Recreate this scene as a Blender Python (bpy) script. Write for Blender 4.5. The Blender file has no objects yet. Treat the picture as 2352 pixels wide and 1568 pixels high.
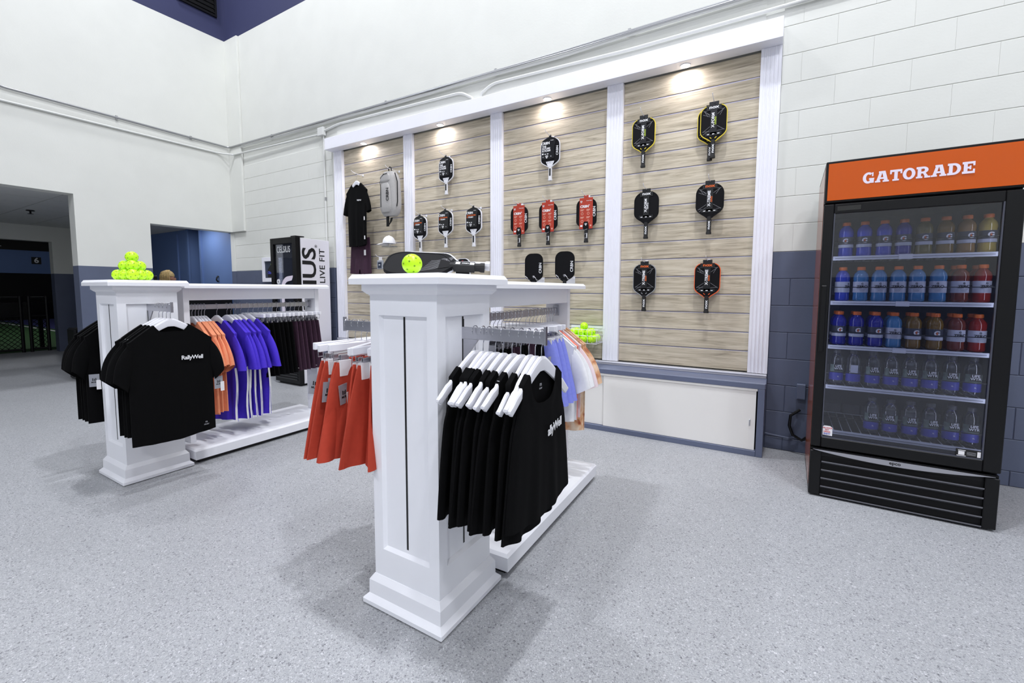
import bpy, bmesh, math, random
from mathutils import Vector, Matrix
from math import sin, cos, pi, radians, sqrt, atan2
R = random.Random(11)
scene = bpy.context.scene
COL = scene.collection

# ---------------------------------------------------------------- camera
cam_data = bpy.data.cameras.new('camera')
cam_data.sensor_width = 36.0
cam_data.sensor_fit = 'HORIZONTAL'
cam_data.lens = 1020.34 * 36.0 / 2352.0
cam_data.shift_x = (1176.0 - 1164.93) / 2352.0
cam_data.shift_y = (744.72 - 784.0) / 2352.0
cam_data.clip_start = 0.05
cam = bpy.data.objects.new('camera', cam_data)
COL.objects.link(cam)
_yaw, _pit, _rol = radians(31.0646), radians(4.4522), radians(-0.1382)
_fw = Vector((-sin(_yaw)*cos(_pit), cos(_yaw)*cos(_pit), -sin(_pit)))
_r = Vector((cos(_yaw), sin(_yaw), 0.0))
_dn = _fw.cross(_r)
_r2 = _r*cos(_rol) + _dn*sin(_rol)
_d2 = -_r*sin(_rol) + _dn*cos(_rol)
_m = Matrix.Identity(4)
for i in range(3):
    _m[i][0] = _r2[i]; _m[i][1] = -_d2[i]; _m[i][2] = -_fw[i]
_m[2][3] = 1.27
cam.matrix_world = _m
scene.camera = cam

# ---------------------------------------------------------------- world, exposure
world = bpy.data.worlds.new('world'); scene.world = world
world.use_nodes = True
world.node_tree.nodes['Background'].inputs[0].default_value = (0.55, 0.6, 0.7, 1)
world.node_tree.nodes['Background'].inputs[1].default_value = 0.05
vs = scene.view_settings
vs.view_transform = 'Standard'; vs.look = 'None'; vs.gamma = 1.0; vs.use_curve_mapping = False
vs.exposure = 0.0

# ceiling lamps: x, y, length along x, length along y, watts   (built as fixtures under the ceiling; last three added to brighten upright faces)
LAMP_Z = 8.2
LAMPS = [(-6.85, 1.7, .5, .5, 150), (-3.9, 2.4, .36, .3, 155), (-.16, 1.85, .34, .28, 265), (2.1, .3, .6, .45, 150), (-2.8, -5.0, .8, .5, 230), (1.5, -5.0, .8, .5, 230), (4.3, -1.2, .5, .7, 170)]
LAMP_COL = (0.93, 0.95, 1.0)
PUCK_W = 1.7

# ---------------------------------------------------------------- colour / material helpers
def lin(c):
    return tuple((x/255.0/12.92 if x/255.0 <= 0.04045 else ((x/255.0+0.055)/1.055)**2.4) for x in c)
MATS = {}
def mat(name, rgb, rough=0.5, metal=0.0, spec=0.5, noise=0.0, nscale=40.0, bump=0.0, bscale=80.0, coat=0.0, emit=None, estr=0.0, sheen=0.0, aniso=None):
    if name in MATS: return MATS[name]
    m = bpy.data.materials.new(name); m.use_nodes = True
    nt = m.node_tree; b = nt.nodes['Principled BSDF']
    c = lin(rgb)
    b.inputs['Base Color'].default_value = (*c, 1)
    b.inputs['Roughness'].default_value = rough
    b.inputs['Metallic'].default_value = metal
    b.inputs['Specular IOR Level'].default_value = spec
    b.inputs['Coat Weight'].default_value = coat
    b.inputs['Sheen Weight'].default_value = sheen
    tc = nt.nodes.new('ShaderNodeTexCoord')
    if noise > 0:
        n = nt.nodes.new('ShaderNodeTexNoise'); n.inputs['Scale'].default_value = nscale; n.inputs['Detail'].default_value = 4
        mp = nt.nodes.new('ShaderNodeMapping')
        if aniso: mp.inputs['Scale'].default_value = aniso
        nt.links.new(tc.outputs['Object'], mp.inputs[0]); nt.links.new(mp.outputs[0], n.inputs['Vector'])
        cr = nt.nodes.new('ShaderNodeValToRGB')
        cr.color_ramp.elements[0].position = 0.3; cr.color_ramp.elements[1].position = 0.7
        cr.color_ramp.elements[0].color = (*[x*(1-noise) for x in c], 1)
        cr.color_ramp.elements[1].color = (*[min(1, x*(1+noise)) for x in c], 1)
        nt.links.new(n.outputs['Fac'], cr.inputs[0]); nt.links.new(cr.outputs[0], b.inputs['Base Color'])
    if bump > 0:
        n2 = nt.nodes.new('ShaderNodeTexNoise'); n2.inputs['Scale'].default_value = bscale; n2.inputs['Detail'].default_value = 3
        nt.links.new(tc.outputs['Object'], n2.inputs['Vector'])
        bp = nt.nodes.new('ShaderNodeBump'); bp.inputs['Strength'].default_value = bump; bp.inputs['Distance'].default_value = 0.004
        nt.links.new(n2.outputs['Fac'], bp.inputs['Height']); nt.links.new(bp.outputs[0], b.inputs['Normal'])
    if emit is not None:
        b.inputs['Emission Color'].default_value = (*lin(emit), 1); b.inputs['Emission Strength'].default_value = estr
    MATS[name] = m
    return m
def glass_mat(name, tint=(1,1,1), gloss=0.10, rough=0.02):
    m = bpy.data.materials.new(name); m.use_nodes = True; nt = m.node_tree
    for n in list(nt.nodes): nt.nodes.remove(n)
    o = nt.nodes.new('ShaderNodeOutputMaterial'); mx = nt.nodes.new('ShaderNodeMixShader')
    t = nt.nodes.new('ShaderNodeBsdfTransparent'); g = nt.nodes.new('ShaderNodeBsdfGlossy')
    lw = nt.nodes.new('ShaderNodeLayerWeight'); lw.inputs['Blend'].default_value = 0.35
    mm = nt.nodes.new('ShaderNodeMath'); mm.operation = 'MULTIPLY_ADD'; mm.inputs[1].default_value = 0.55; mm.inputs[2].default_value = gloss
    t.inputs[0].default_value = (*tint, 1); g.inputs['Roughness'].default_value = rough
    nt.links.new(lw.outputs['Fresnel'], mm.inputs[0]); nt.links.new(mm.outputs[0], mx.inputs[0])
    nt.links.new(t.outputs[0], mx.inputs[1]); nt.links.new(g.outputs[0], mx.inputs[2]); nt.links.new(mx.outputs[0], o.inputs[0])
    MATS[name] = m
    return m

# floor: poured resin with coloured chips
def floor_mat():
    m = bpy.data.materials.new('chip floor'); m.use_nodes = True; nt = m.node_tree; b = nt.nodes['Principled BSDF']
    tc = nt.nodes.new('ShaderNodeTexCoord')
    def chips(scale, pos, cols):
        v = nt.nodes.new('ShaderNodeTexVoronoi'); v.inputs['Scale'].default_value = scale
        nt.links.new(tc.outputs['Object'], v.inputs['Vector'])
        sp = nt.nodes.new('ShaderNodeSeparateColor'); nt.links.new(v.outputs['Color'], sp.inputs[0])
        cr = nt.nodes.new('ShaderNodeValToRGB'); cr.color_ramp.interpolation = 'CONSTANT'
        el = cr.color_ramp.elements
        el[0].position = pos[0]; el[0].color = (*lin(cols[0]), 1)
        el[1].position = pos[1]; el[1].color = (*lin(cols[1]), 1)
        for p, c in zip(pos[2:], cols[2:]):
            e = el.new(p); e.color = (*lin(c), 1)
        nt.links.new(sp.outputs[0], cr.inputs[0]); return cr
    a = chips(300, [0, .045, .15, .42, .72, .94], [(86,87,93), (127,129,134), (151,153,158), (164,166,169), (175,176,179), (208,209,213)])
    c = chips(150, [0, .018, .06, .95, .985], [(70,70,76), (122,123,128), (165,167,170), (182,184,187), (216,216,220)])
    mx = nt.nodes.new('ShaderNodeMix'); mx.data_type = 'RGBA'; mx.inputs[0].default_value = 0.45
    nt.links.new(a.outputs[0], mx.inputs[6]); nt.links.new(c.outputs[0], mx.inputs[7])
    n = nt.nodes.new('ShaderNodeTexNoise'); n.inputs['Scale'].default_value = 0.9; n.inputs['Detail'].default_value = 3
    nt.links.new(tc.outputs['Object'], n.inputs['Vector'])
    mr = nt.nodes.new('ShaderNodeMapRange'); mr.inputs[1].default_value = .3; mr.inputs[2].default_value = .7; mr.inputs[3].default_value = .94; mr.inputs[4].default_value = 1.03
    nt.links.new(n.outputs['Fac'], mr.inputs[0])
    mu = nt.nodes.new('ShaderNodeMix'); mu.data_type = 'RGBA'; mu.blend_type = 'MULTIPLY'; mu.inputs[0].default_value = 1
    nt.links.new(mx.outputs[2], mu.inputs[6]); nt.links.new(mr.outputs[0], mu.inputs[7])
    nt.links.new(mu.outputs[2], b.inputs['Base Color'])
    b.inputs['Roughness'].default_value = 0.42; b.inputs['Specular IOR Level'].default_value = 0.35
    MATS['floor'] = m; return m
def wood_mat():
    m = bpy.data.materials.new('pale oak laminate'); m.use_nodes = True; nt = m.node_tree; b = nt.nodes['Principled BSDF']
    tc = nt.nodes.new('ShaderNodeTexCoord'); oi = nt.nodes.new('ShaderNodeObjectInfo')
    ad = nt.nodes.new('ShaderNodeVectorMath'); ad.operation = 'ADD'
    cb = nt.nodes.new('ShaderNodeMath'); cb.operation = 'MULTIPLY'; cb.inputs[1].default_value = 37.0
    nt.links.new(oi.outputs['Random'], cb.inputs[0])
    nt.links.new(tc.outputs['Object'], ad.inputs[0]); nt.links.new(cb.outputs[0], ad.inputs[1])
    mp = nt.nodes.new('ShaderNodeMapping'); mp.inputs['Scale'].default_value = (1.0, 1.0, 15.0)
    nt.links.new(ad.outputs[0], mp.inputs[0])
    n = nt.nodes.new('ShaderNodeTexNoise'); n.inputs['Scale'].default_value = 2.6; n.inputs['Detail'].default_value = 7; n.inputs['Roughness'].default_value = .62; n.inputs['Distortion'].default_value = .9
    nt.links.new(mp.outputs[0], n.inputs['Vector'])
    cr = nt.nodes.new('ShaderNodeValToRGB'); el = cr.color_ramp.elements
    el[0].position = .30; el[0].color = (*lin((154,143,125)), 1); el[1].position = .72; el[1].color = (*lin((222,213,194)), 1)
    e = el.new(.43); e.color = (*lin((189,178,156)), 1); e = el.new(.55); e.color = (*lin((206,195,174)), 1)
    nt.links.new(n.outputs['Fac'], cr.inputs[0])
    w = nt.nodes.new('ShaderNodeTexWave'); w.wave_type = 'RINGS'; w.rings_direction = 'Y'; w.inputs['Scale'].default_value = 7; w.inputs['Distortion'].default_value = 3; w.inputs['Detail'].default_value = 2
    mp2 = nt.nodes.new('ShaderNodeMapping'); mp2.inputs['Scale'].default_value = (.55, 1, 6.0)
    nt.links.new(ad.outputs[0], mp2.inputs[0]); nt.links.new(mp2.outputs[0], w.inputs['Vector'])
    mr = nt.nodes.new('ShaderNodeMapRange'); mr.inputs[3].default_value = .9; mr.inputs[4].default_value = 1.02
    nt.links.new(w.outputs['Fac'], mr.inputs[0])
    mu = nt.nodes.new('ShaderNodeMix'); mu.data_type = 'RGBA'; mu.blend_type = 'MULTIPLY'; mu.inputs[0].default_value = 1
    nt.links.new(cr.outputs[0], mu.inputs[6]); nt.links.new(mr.outputs[0], mu.inputs[7]); nt.links.new(mu.outputs[2], b.inputs['Base Color'])
    b.inputs['Roughness'].default_value = .5
    MATS['wood'] = m; return m
def tiedye_mat():
    m = bpy.data.materials.new('rust tie dye'); m.use_nodes = True; nt = m.node_tree; b = nt.nodes['Principled BSDF']
    tc = nt.nodes.new('ShaderNodeTexCoord'); n = nt.nodes.new('ShaderNodeTexNoise'); n.inputs['Scale'].default_value = 9; n.inputs['Detail'].default_value = 3; n.inputs['Distortion'].default_value = 1.2
    nt.links.new(tc.outputs['Object'], n.inputs['Vector'])
    cr = nt.nodes.new('ShaderNodeValToRGB'); el = cr.color_ramp.elements
    el[0].position = .33; el[0].color = (*lin((165,80,45)), 1); el[1].position = .62; el[1].color = (*lin((240,218,192)), 1)
    e = el.new(.45); e.color = (*lin((222,172,130)), 1)
    nt.links.new(n.outputs['Fac'], cr.inputs[0]); nt.links.new(cr.outputs[0], b.inputs['Base Color']); b.inputs['Roughness'].default_value = .85
    MATS['tiedye'] = m; return m
floor_mat(); wood_mat(); tiedye_mat()
mat('wall white', (219,220,214), .75, noise=.02, nscale=3, bump=.12, bscale=60)
mat('wall slate', (88,96,118), .55, noise=.04, nscale=4, bump=.12, bscale=60)
mat('wall navy', (48,52,88), .7, noise=.03, nscale=3)
mat('far white', (215,216,210), .8)
mat('far blue', (100,126,176), .6)
mat('trim white', (243,243,251), .38, noise=.012, nscale=5)
mat('furniture white', (246,247,252), .34, noise=.012, nscale=6)
mat('slot black', (12,12,14), .5)
mat('slate paint', (96,104,128), .42, noise=.03, nscale=5)
mat('door cream', (236,234,230), .45, noise=.01, nscale=3)
mat('chrome', (205,205,210), .18, metal=1.0)
mat('satin steel', (190,190,196), .34, metal=1.0, noise=.05, nscale=30, aniso=(1,1,40))
mat('galvanised', (165,166,168), .42, metal=.8)
mat('pipe white', (214,215,212), .6)
mat('black plastic', (11,11,13), .4, spec=.3)
mat('black gloss', (8,8,10), .12, coat=.4)
mat('black cloth', (6,6,7), .9, spec=.12, noise=.15, nscale=90)
mat('peach cloth', (236,150,112), .85, spec=.2, noise=.04, nscale=60)
mat('purple cloth', (74,52,196), .8, spec=.2, noise=.04, nscale=60)
mat('plum cloth', (62,40,56), .8, spec=.25, noise=.08, nscale=60)
mat('rust cloth', (180,66,48), .8, spec=.2, noise=.04, nscale=60)
mat('lavender cloth', (132,140,222), .8, spec=.2, noise=.04, nscale=60)
mat('white cloth', (238,238,240), .85, spec=.2, noise=.02, nscale=60)
mat('blush cloth', (238,220,224), .85, spec=.2, noise=.02, nscale=60)
mat('coral cloth', (246,128,104), .85, spec=.2)
mat('hanger white', (240,240,246), .3)
mat('paper white', (238,236,238), .7)
mat('tag grey', (150,152,160), .6)
mat('print white', (240,240,242), .7)
mat('print grey', (150,150,155), .7)
mat('print black', (12,12,14), .6)
mat('print red', (205,40,60), .6)
mat('print orange', (226,104,40), .6)
mat('print lime', (190,214,60), .6)
mat('print blue', (70,80,190), .6)
mat('ball neon', (198,255,30), .35)
mat('ball hole', (112,160,18), .7)
mat('paddle black', (17,17,20), .7, spec=.15, bump=.05, bscale=900)
mat('edge white', (226,226,232), .4)
mat('edge yellow', (228,206,60), .4)
mat('edge grey', (150,152,156), .4)
mat('edge orange', (232,96,40), .4)
mat('card black', (22,23,26), .3)
mat('card red', (178,58,38), .5)
mat('grip white', (214,214,218), .7, bump=.2, bscale=300)
mat('grip black', (15,15,17), .7, bump=.2, bscale=300)
mat('bag grey', (172,170,168), .8, noise=.08, nscale=120)
mat('cooler orange', (202,84,4), .1, spec=.4)
mat('cooler rust', (142,76,50), .16)
mat('cooler inside', (58,60,74), .4)
mat('cooler white', (226,226,232), .35)
mat('shelf wire', (225,226,232), .35)
mat('led', (240,244,255), .5, emit=(235,240,255), estr=9.0)
mat('lamp glow', (255,255,255), .5, emit=(250,252,255), estr=14.0)
mat('puck glow', (255,255,255), .5, emit=(255,246,250), estr=60.0)
mat('cap orange', (232,112,34), .4)
mat('cap grey', (70,72,80), .4)
mat('skin', (186,134,106), .6)
mat('hair blond', (170,145,96), .6, noise=.3, nscale=40)
mat('turf green', (52,88,46), .9, noise=.15, nscale=60)
mat('court blue', (52,54,110), .8)
mat('dark void', (10,10,12), .9)
mat('ceiling tile', (200,202,200), .85, noise=.03, nscale=20)
mat('screen art', (52,60,78), .4)
glass_mat('cooler glass', (.76,.78,.86), .025, .01)
glass_mat('clear plastic', (.86,.9,.95), .10, .06)
def cloth(n): return MATS[n + ' cloth']
# ---------------------------------------------------------------- mesh helpers
class MB:
    def __init__(s): s.v = []; s.f = []
    def add(s, vs, fs):
        o = len(s.v); s.v += [tuple(p) for p in vs]; s.f += [tuple(i+o for i in f) for f in fs]; return s
    def box(s, x0, x1, y0, y1, z0, z1, c=0.0):
        if c > 0:
            vs = []
            for sx in (0, 1):
                for sy in (0, 1):
                    for sz in (0, 1):
                        X = (x0, x1)[sx]; Y = (y0, y1)[sy]; Z = (z0, z1)[sz]
                        dx = c*(1-2*sx); dy = c*(1-2*sy); dz = c*(1-2*sz)
                        vs += [(X, Y+dy, Z+dz), (X+dx, Y, Z+dz), (X+dx, Y+dy, Z)]
            def I(sx, sy, sz, k): return (sx*4+sy*2+sz)*3+k
            fs = []
            for a in (0, 1):
                fs.append([I(a,0,0,0), I(a,0,1,0), I(a,1,1,0), I(a,1,0,0)][::(1 if a == 0 else -1)])
                fs.append([I(0,a,0,1), I(1,a,0,1), I(1,a,1,1), I(0,a,1,1)][::(1 if a == 0 else -1)])
                fs.append([I(0,0,a,2), I(0,1,a,2), I(1,1,a,2), I(1,0,a,2)][::(1 if a == 0 else -1)])
            for a in (0, 1):
                for b_ in (0, 1):
                    f = [I(a,b_,0,0), I(a,b_,1,0), I(a,b_,1,1), I(a,b_,0,1)]; fs.append(f)
                    f = [I(a,0,b_,0), I(a,1,b_,0), I(a,1,b_,2), I(a,0,b_,2)]; fs.append(f)
                    f = [I(0,a,b_,1), I(1,a,b_,1), I(1,a,b_,2), I(0,a,b_,2)]; fs.append(f)
                    for d in (0, 1): fs.append([I(a,b_,d,0), I(a,b_,d,1), I(a,b_,d,2)])
            return s.add(vs, fs)
        vs = [(x0,y0,z0),(x1,y0,z0),(x1,y1,z0),(x0,y1,z0),(x0,y0,z1),(x1,y0,z1),(x1,y1,z1),(x0,y1,z1)]
        return s.add(vs, [(0,3,2,1),(4,5,6,7),(0,1,5,4),(1,2,6,5),(2,3,7,6),(3,0,4,7)])
    def prism(s, poly, a0, a1, axis='y'):
        def P(p, a):
            if axis == 'y': return (p[0], a, p[1])
            if axis == 'x': return (a, p[0], p[1])
            return (p[0], p[1], a)
        n = len(poly)
        vs = [P(p, a0) for p in poly] + [P(p, a1) for p in poly]
        fs = [tuple(range(n)), tuple(range(2*n-1, n-1, -1))] + [(i, (i+1) % n, n+(i+1) % n, n+i) for i in range(n)]
        return s.add(vs, fs)
    def tube(s, pts, r, n=8, caps=True, closed=False):
        pts = [Vector(p) for p in pts]; m = len(pts); rings = []
        up = Vector((0, 0, 1)); prev = None
        for i, p in enumerate(pts):
            if closed: t = pts[(i+1) % m] - pts[i-1]
            else: t = pts[min(i+1, m-1)] - pts[max(i-1, 0)]
            if t.length < 1e-9: t = Vector((0,0,1))
            t.normalize()
            if prev is None:
                a = t.orthogonal().normalized() if abs(t.dot(up)) > .95 else t.cross(up).normalized()
            else:
                a = prev - t*prev.dot(t)
                a = a.normalized() if a.length > 1e-6 else t.orthogonal().normalized()
            prev = a; b = t.cross(a)
            rr = r[i] if isinstance(r, (list, tuple)) else r
            rings.append([p + (a*cos(2*pi*k/n) + b*sin(2*pi*k/n))*rr for k in range(n)])
        vs = [q for g in rings for q in g]; fs = []
        for i in range(m if closed else m-1):
            for k in range(n):
                j = (i+1) % m
                fs.append((i*n+k, i*n+(k+1) % n, j*n+(k+1) % n, j*n+k))
        if caps and not closed: fs += [tuple(range(n-1, -1, -1)), tuple(range((m-1)*n, m*n))]
        return s.add(vs, fs)
    def lathe(s, prof, n=20, cx=0, cy=0, cz=0):
        vs = []; fs = []; m = len(prof)
        for r, z in prof:
            for k in range(n): vs.append((cx+r*cos(2*pi*k/n), cy+r*sin(2*pi*k/n), cz+z))
        for i in range(m-1):
            for k in range(n): fs.append((i*n+k, i*n+(k+1) % n, (i+1)*n+(k+1) % n, (i+1)*n+k))
        fs += [tuple(range(n-1, -1, -1)), tuple(range((m-1)*n, m*n))]
        return s.add(vs, fs)
    def grid(s, P, closeu=False):
        nu = len(P); nv = len(P[0]); vs = [q for row in P for q in row]; fs = []
        for i in range(nu if closeu else nu-1):
            for j in range(nv-1):
                a = (i+1) % nu
                fs.append((i*nv+j, a*nv+j, a*nv+j+1, i*nv+j+1))
        return s.add(vs, fs)
    def sphere(s, c, r, n=16, m=10, sx=1, sy=1, sz=1):
        prof = [(max(1e-5, r*sin(pi*i/m)), -r*cos(pi*i/m)) for i in range(m+1)]
        o = len(s.v); s.lathe(prof, n)
        for i in range(o, len(s.v)):
            x, y, z = s.v[i]; s.v[i] = (c[0]+x*sx, c[1]+y*sy, c[2]+z*sz)
        return s
    def xf(s, M, start=0):
        for i in range(start, len(s.v)): s.v[i] = tuple(M @ Vector(s.v[i]))
        return s
    def mesh(s, name='mesh', smooth=35):
        me = bpy.data.meshes.new(name); me.from_pydata(s.v, [], s.f)
        bm = bmesh.new(); bm.from_mesh(me); bmesh.ops.recalc_face_normals(bm, faces=bm.faces); bm.to_mesh(me); bm.free()
        if smooth:
            for p in me.polygons: p.use_smooth = True
            me.set_sharp_from_angle(angle=radians(smooth))
        me.update(); return me
def T(x, y, z): return Matrix.Translation((x, y, z))
def RX(a): return Matrix.Rotation(a, 4, 'X')
def RY(a): return Matrix.Rotation(a, 4, 'Y')
def RZ(a): return Matrix.Rotation(a, 4, 'Z')
def M_(m): return MATS[m] if isinstance(m, str) else m
def obj(name, mb, m, parent=None, loc=None, rot=None, smooth=35):
    me = mb.mesh(name, smooth) if isinstance(mb, MB) else mb
    if m is not None and (len(me.materials) == 0): me.materials.append(M_(m))
    o = bpy.data.objects.new(name, me); COL.objects.link(o)
    if loc: o.location = loc
    if rot: o.rotation_euler = rot
    if parent is not None: o.parent = parent
    return o
def tag(o, label, cat, group=None):
    o['label'] = label; o['category'] = cat
    if group: o['group'] = group
    return o
def thing(name, label, cat, loc=(0,0,0), rot=(0,0,0), group=None):
    o = bpy.data.objects.new(name, None); o.empty_display_size = .05; COL.objects.link(o)
    o.location = loc; o.rotation_euler = rot
    return tag(o, label, cat, group)
def struct(o): o['kind'] = 'structure'; return o
def dup(root, loc=None, rot=None, label=None, group=None, parent=None):
    r = root.copy(); COL.objects.link(r)
    if parent is not None: r.parent = parent
    if loc is not None: r.location = loc
    if rot is not None: r.rotation_euler = rot
    if label: r['label'] = label
    if group: r['group'] = group
    for ch in root.children: dup(ch, parent=r)
    return r
_TX = {}
def text_mesh(s, size, bold=0.0, ext=0.0004, align='CENTER', spacing=1.0, sx=1.0):
    key = (s, size, bold, ext, align, spacing, sx)
    if key in _TX: return _TX[key]
    cu = bpy.data.curves.new('lettering', 'FONT'); cu.body = s; cu.size = size; cu.offset = bold*size; cu.extrude = ext
    cu.align_x = align; cu.align_y = 'CENTER'; cu.space_character = spacing; cu.resolution_u = 3; cu.space_line = .8
    o = bpy.data.objects.new('lettering', cu); COL.objects.link(o)
    bpy.context.view_layer.update()
    me = bpy.data.meshes.new_from_object(o.evaluated_get(bpy.context.evaluated_depsgraph_get()))
    me.name = 'lettering'; me.materials.clear()
    # stand it up: text x -> x, text y -> z, facing -y
    me.transform(Matrix(((sx,0,0,0),(0,0,-1,0),(0,1,0,0),(0,0,0,1))))
    bpy.data.objects.remove(o); bpy.data.curves.remove(cu)
    _TX[key] = me; return me
_TXM = {}
def text(s, size, m, parent, loc, rot=(0,0,0), bold=0.02, align='CENTER', spacing=1.0, sx=1.0, name='lettering', ext=.0004):
    me = text_mesh(s, size, bold, ext, align, spacing, sx)
    k = (me.name, m)
    if k not in _TXM:
        mm = me.copy(); mm.materials.append(M_(m)); _TXM[k] = mm
    return obj(name, _TXM[k], None, parent, loc, rot)
def text_fit(s, w, h, m, parent, loc, rot=(0,0,0), bold=0.0, name='lettering', ext=.0004, spacing=1.0):
    me = text_mesh(s, 1.0, bold, .0005, 'LEFT', spacing, 1.0).copy()
    xs = [v.co.x for v in me.vertices]; zs = [v.co.z for v in me.vertices]
    me.transform(Matrix.Translation((-(min(xs)+max(xs))/2, 0, -(min(zs)+max(zs))/2)))
    me.transform(Matrix.Diagonal((w/(max(xs)-min(xs)), ext/.0005, h/(max(zs)-min(zs)), 1)))
    me.materials.append(M_(m)); return obj(name, me, None, parent, loc, rot)
ORD = ['first', 'second', 'third', 'fourth', 'fifth', 'sixth', 'seventh', 'eighth', 'ninth', 'tenth', 'eleventh', 'twelfth', 'thirteenth', 'fourteenth', 'fifteenth', 'sixteenth']
def srgb_soft(t): return t*t*(3-2*t)
# ================================================================ THE SETTING
YW = 4.094      # face of the block wall behind the slat display
XL = -7.8       # face of the wall with the two openings
ZS = 1.571      # top of the slate paint
ZN = 5.25       # start of the navy paint
ZC = 8.6        # ceiling
struct(obj('floor', MB().box(-12.9, 5.2, -6.2, 7.0, -.12, 0), 'floor'))
# ---- back wall: slab with the display recess, painted bands, blocks laid on it
wb = MB()
wb.box(-7.8, -5.15, YW+.006, YW+.2, ZS, 3.461)
wb.box(-5.15, -.15, YW+.06, YW+.2, 0, 3.2)
wb.box(-.15, 5.2, YW+.006, YW+.2, ZS, 4.091)
wb.box(-7.8, -5.15, YW, YW+.2, 3.461, ZN)
wb.box(-5.15, -.15, YW, YW+.2, 3.2, ZN)
wb.box(-.15, 5.2, YW, YW+.2, 4.091, ZN)
wall_back = struct(obj('wall_back', wb, 'wall white'))
lo = MB(); lo.box(-7.8, -5.15, YW+.006, YW+.2, 0, ZS); lo.box(-.15, 5.2, YW+.006, YW+.2, 0, ZS)
obj('painted_band', lo, 'wall slate', wall_back)
hi = MB(); hi.box(-7.8, 5.2, YW, YW+.2, ZN, ZC); obj('upper_band', hi, 'wall navy', wall_back)
_blk = {}
def block(x0, x1, z0, z1, slate):
    w = round(x1-x0, 3); h = round(z1-z0, 3); k = (w, h, slate)
    if k not in _blk:
        if slate: m = MB().box(.0012, w-.0012, 0, .02, .0018, h-.0018, .0030).mesh('block', 0)
        else:
            g = .0012; c = .0028
            m = MB().prism([(.02, g), (c*.7, g), (0, g+c), (0, h-g-c), (c*.7, h-g), (.02, h-g)], .0004, w-.0004, 'x').mesh('block', 0)
        m.materials.append(MATS['wall slate' if slate else 'wall white']); _blk[k] = m
    obj('block', _blk[k], None, wall_back, (x0, YW, z0))
def courses(xa, xb, ztop):
    edges = [0.0, .101]; k = 1
    while edges[-1] + .21 < ztop + .01: edges.append(round(.101 + .21*k, 3)); k += 1
    for i in range(len(edges)-1):
        z0, z1 = edges[i], edges[i+1]
        off = .095 + (0 if i % 2 == 0 else .21)
        js = [off + .42*n for n in range(-30, 20)]
        xs = [xa] + [j for j in js if xa + .05 < j < xb - .05] + [xb]
        for a, b in zip(xs[:-1], xs[1:]): block(a, b, z0, z1, z1 < ZS+.02)
courses(-.03, 2.6, 4.05)
courses(-7.78, -5.27, 3.4)
obj('bare_block_face', MB().box(2.6, 5.2, YW, YW+.03, 0, ZS), 'wall slate', wall_back)
obj('bare_block_face', MB().box(2.6, 5.2, YW, YW+.03, ZS, 4.091), 'wall white', wall_back)
# boxed chase in the corner, over the desk opening
struct(obj('trim_1', MB().box(-7.8, -7.44, YW-.035, YW-.001, 2.215, ZN-.001, .002), 'wall white'))
# ---- left wall with two openings (hall: y -1.2..2.11, desk: y 2.92..4.094)
lw = MB()
lw.box(XL-.2, XL, 2.11, 2.92, ZS, 2.49); lw.box(XL-.2, XL, -6.2, 2.92, 2.49, ZN); lw.box(XL-.2, XL, 2.92, YW+.2, 2.216, ZN)
lw.box(XL-.2, XL, -6.2, -1.2, ZS, 2.49)
wall_left = struct(obj('wall_left', lw, 'wall white'))
l2 = MB(); l2.box(XL-.2, XL, 2.11, 2.92, 0, ZS); l2.box(XL-.2, XL, -6.2, -1.2, 0, ZS); obj('painted_band', l2, 'wall slate', wall_left)
l3 = MB(); l3.box(XL-.2, XL, -6.2, YW+.2, ZN, ZC); obj('upper_band', l3, 'wall navy', wall_left)
# louvre in the navy band of the left wall
lv = thing('wall_vent', 'black louvred vent high in the navy band near the corner', 'vent', (XL+.002, 3.68, 5.56))
obj('frame', MB().box(0, .03, -.28, .28, 0, .03).box(0, .03, -.28, .28, .57, .6).box(0, .03, -.28, -.25, .03, .57).box(0, .03, .25, .28, .03, .57), 'black plastic', lv)
obj('backing', MB().box(0, .006, -.25, .25, .03, .57), 'dark void', lv)
for k in range(8): obj('slat', MB().box(.006, .024, -.25, .25, .05+k*.065, .062+k*.065), 'black plastic', lv)
# ---- ceiling and the walls behind the camera
struct(obj('ceiling', MB().box(-8.0, 5.2, -6.2, YW+.2, ZC, ZC+.1), mat('ceiling paint', (74,78,100), .8)))
wr = struct(obj('wall_right', MB().box(5.0, 5.2, -6.0, YW, ZS, ZN), 'wall white')); obj('upper_band', MB().box(5.0, 5.2, -6.0, YW, ZN, ZC), 'wall navy', wr); obj('painted_band', MB().box(5.0, 5.2, -6.0, YW, 0, ZS), 'wall slate', wr)
wf = struct(obj('wall_front', MB().box(-8.0, 5.2, -6.2, -6.0, ZS, ZN), 'wall white')); obj('upper_band', MB().box(-8.0, 5.2, -6.2, -6.0, ZN, ZC), 'wall navy', wf); obj('painted_band', MB().box(-8.0, 5.2, -6.2, -6.0, 0, ZS), 'wall slate', wf)
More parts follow.
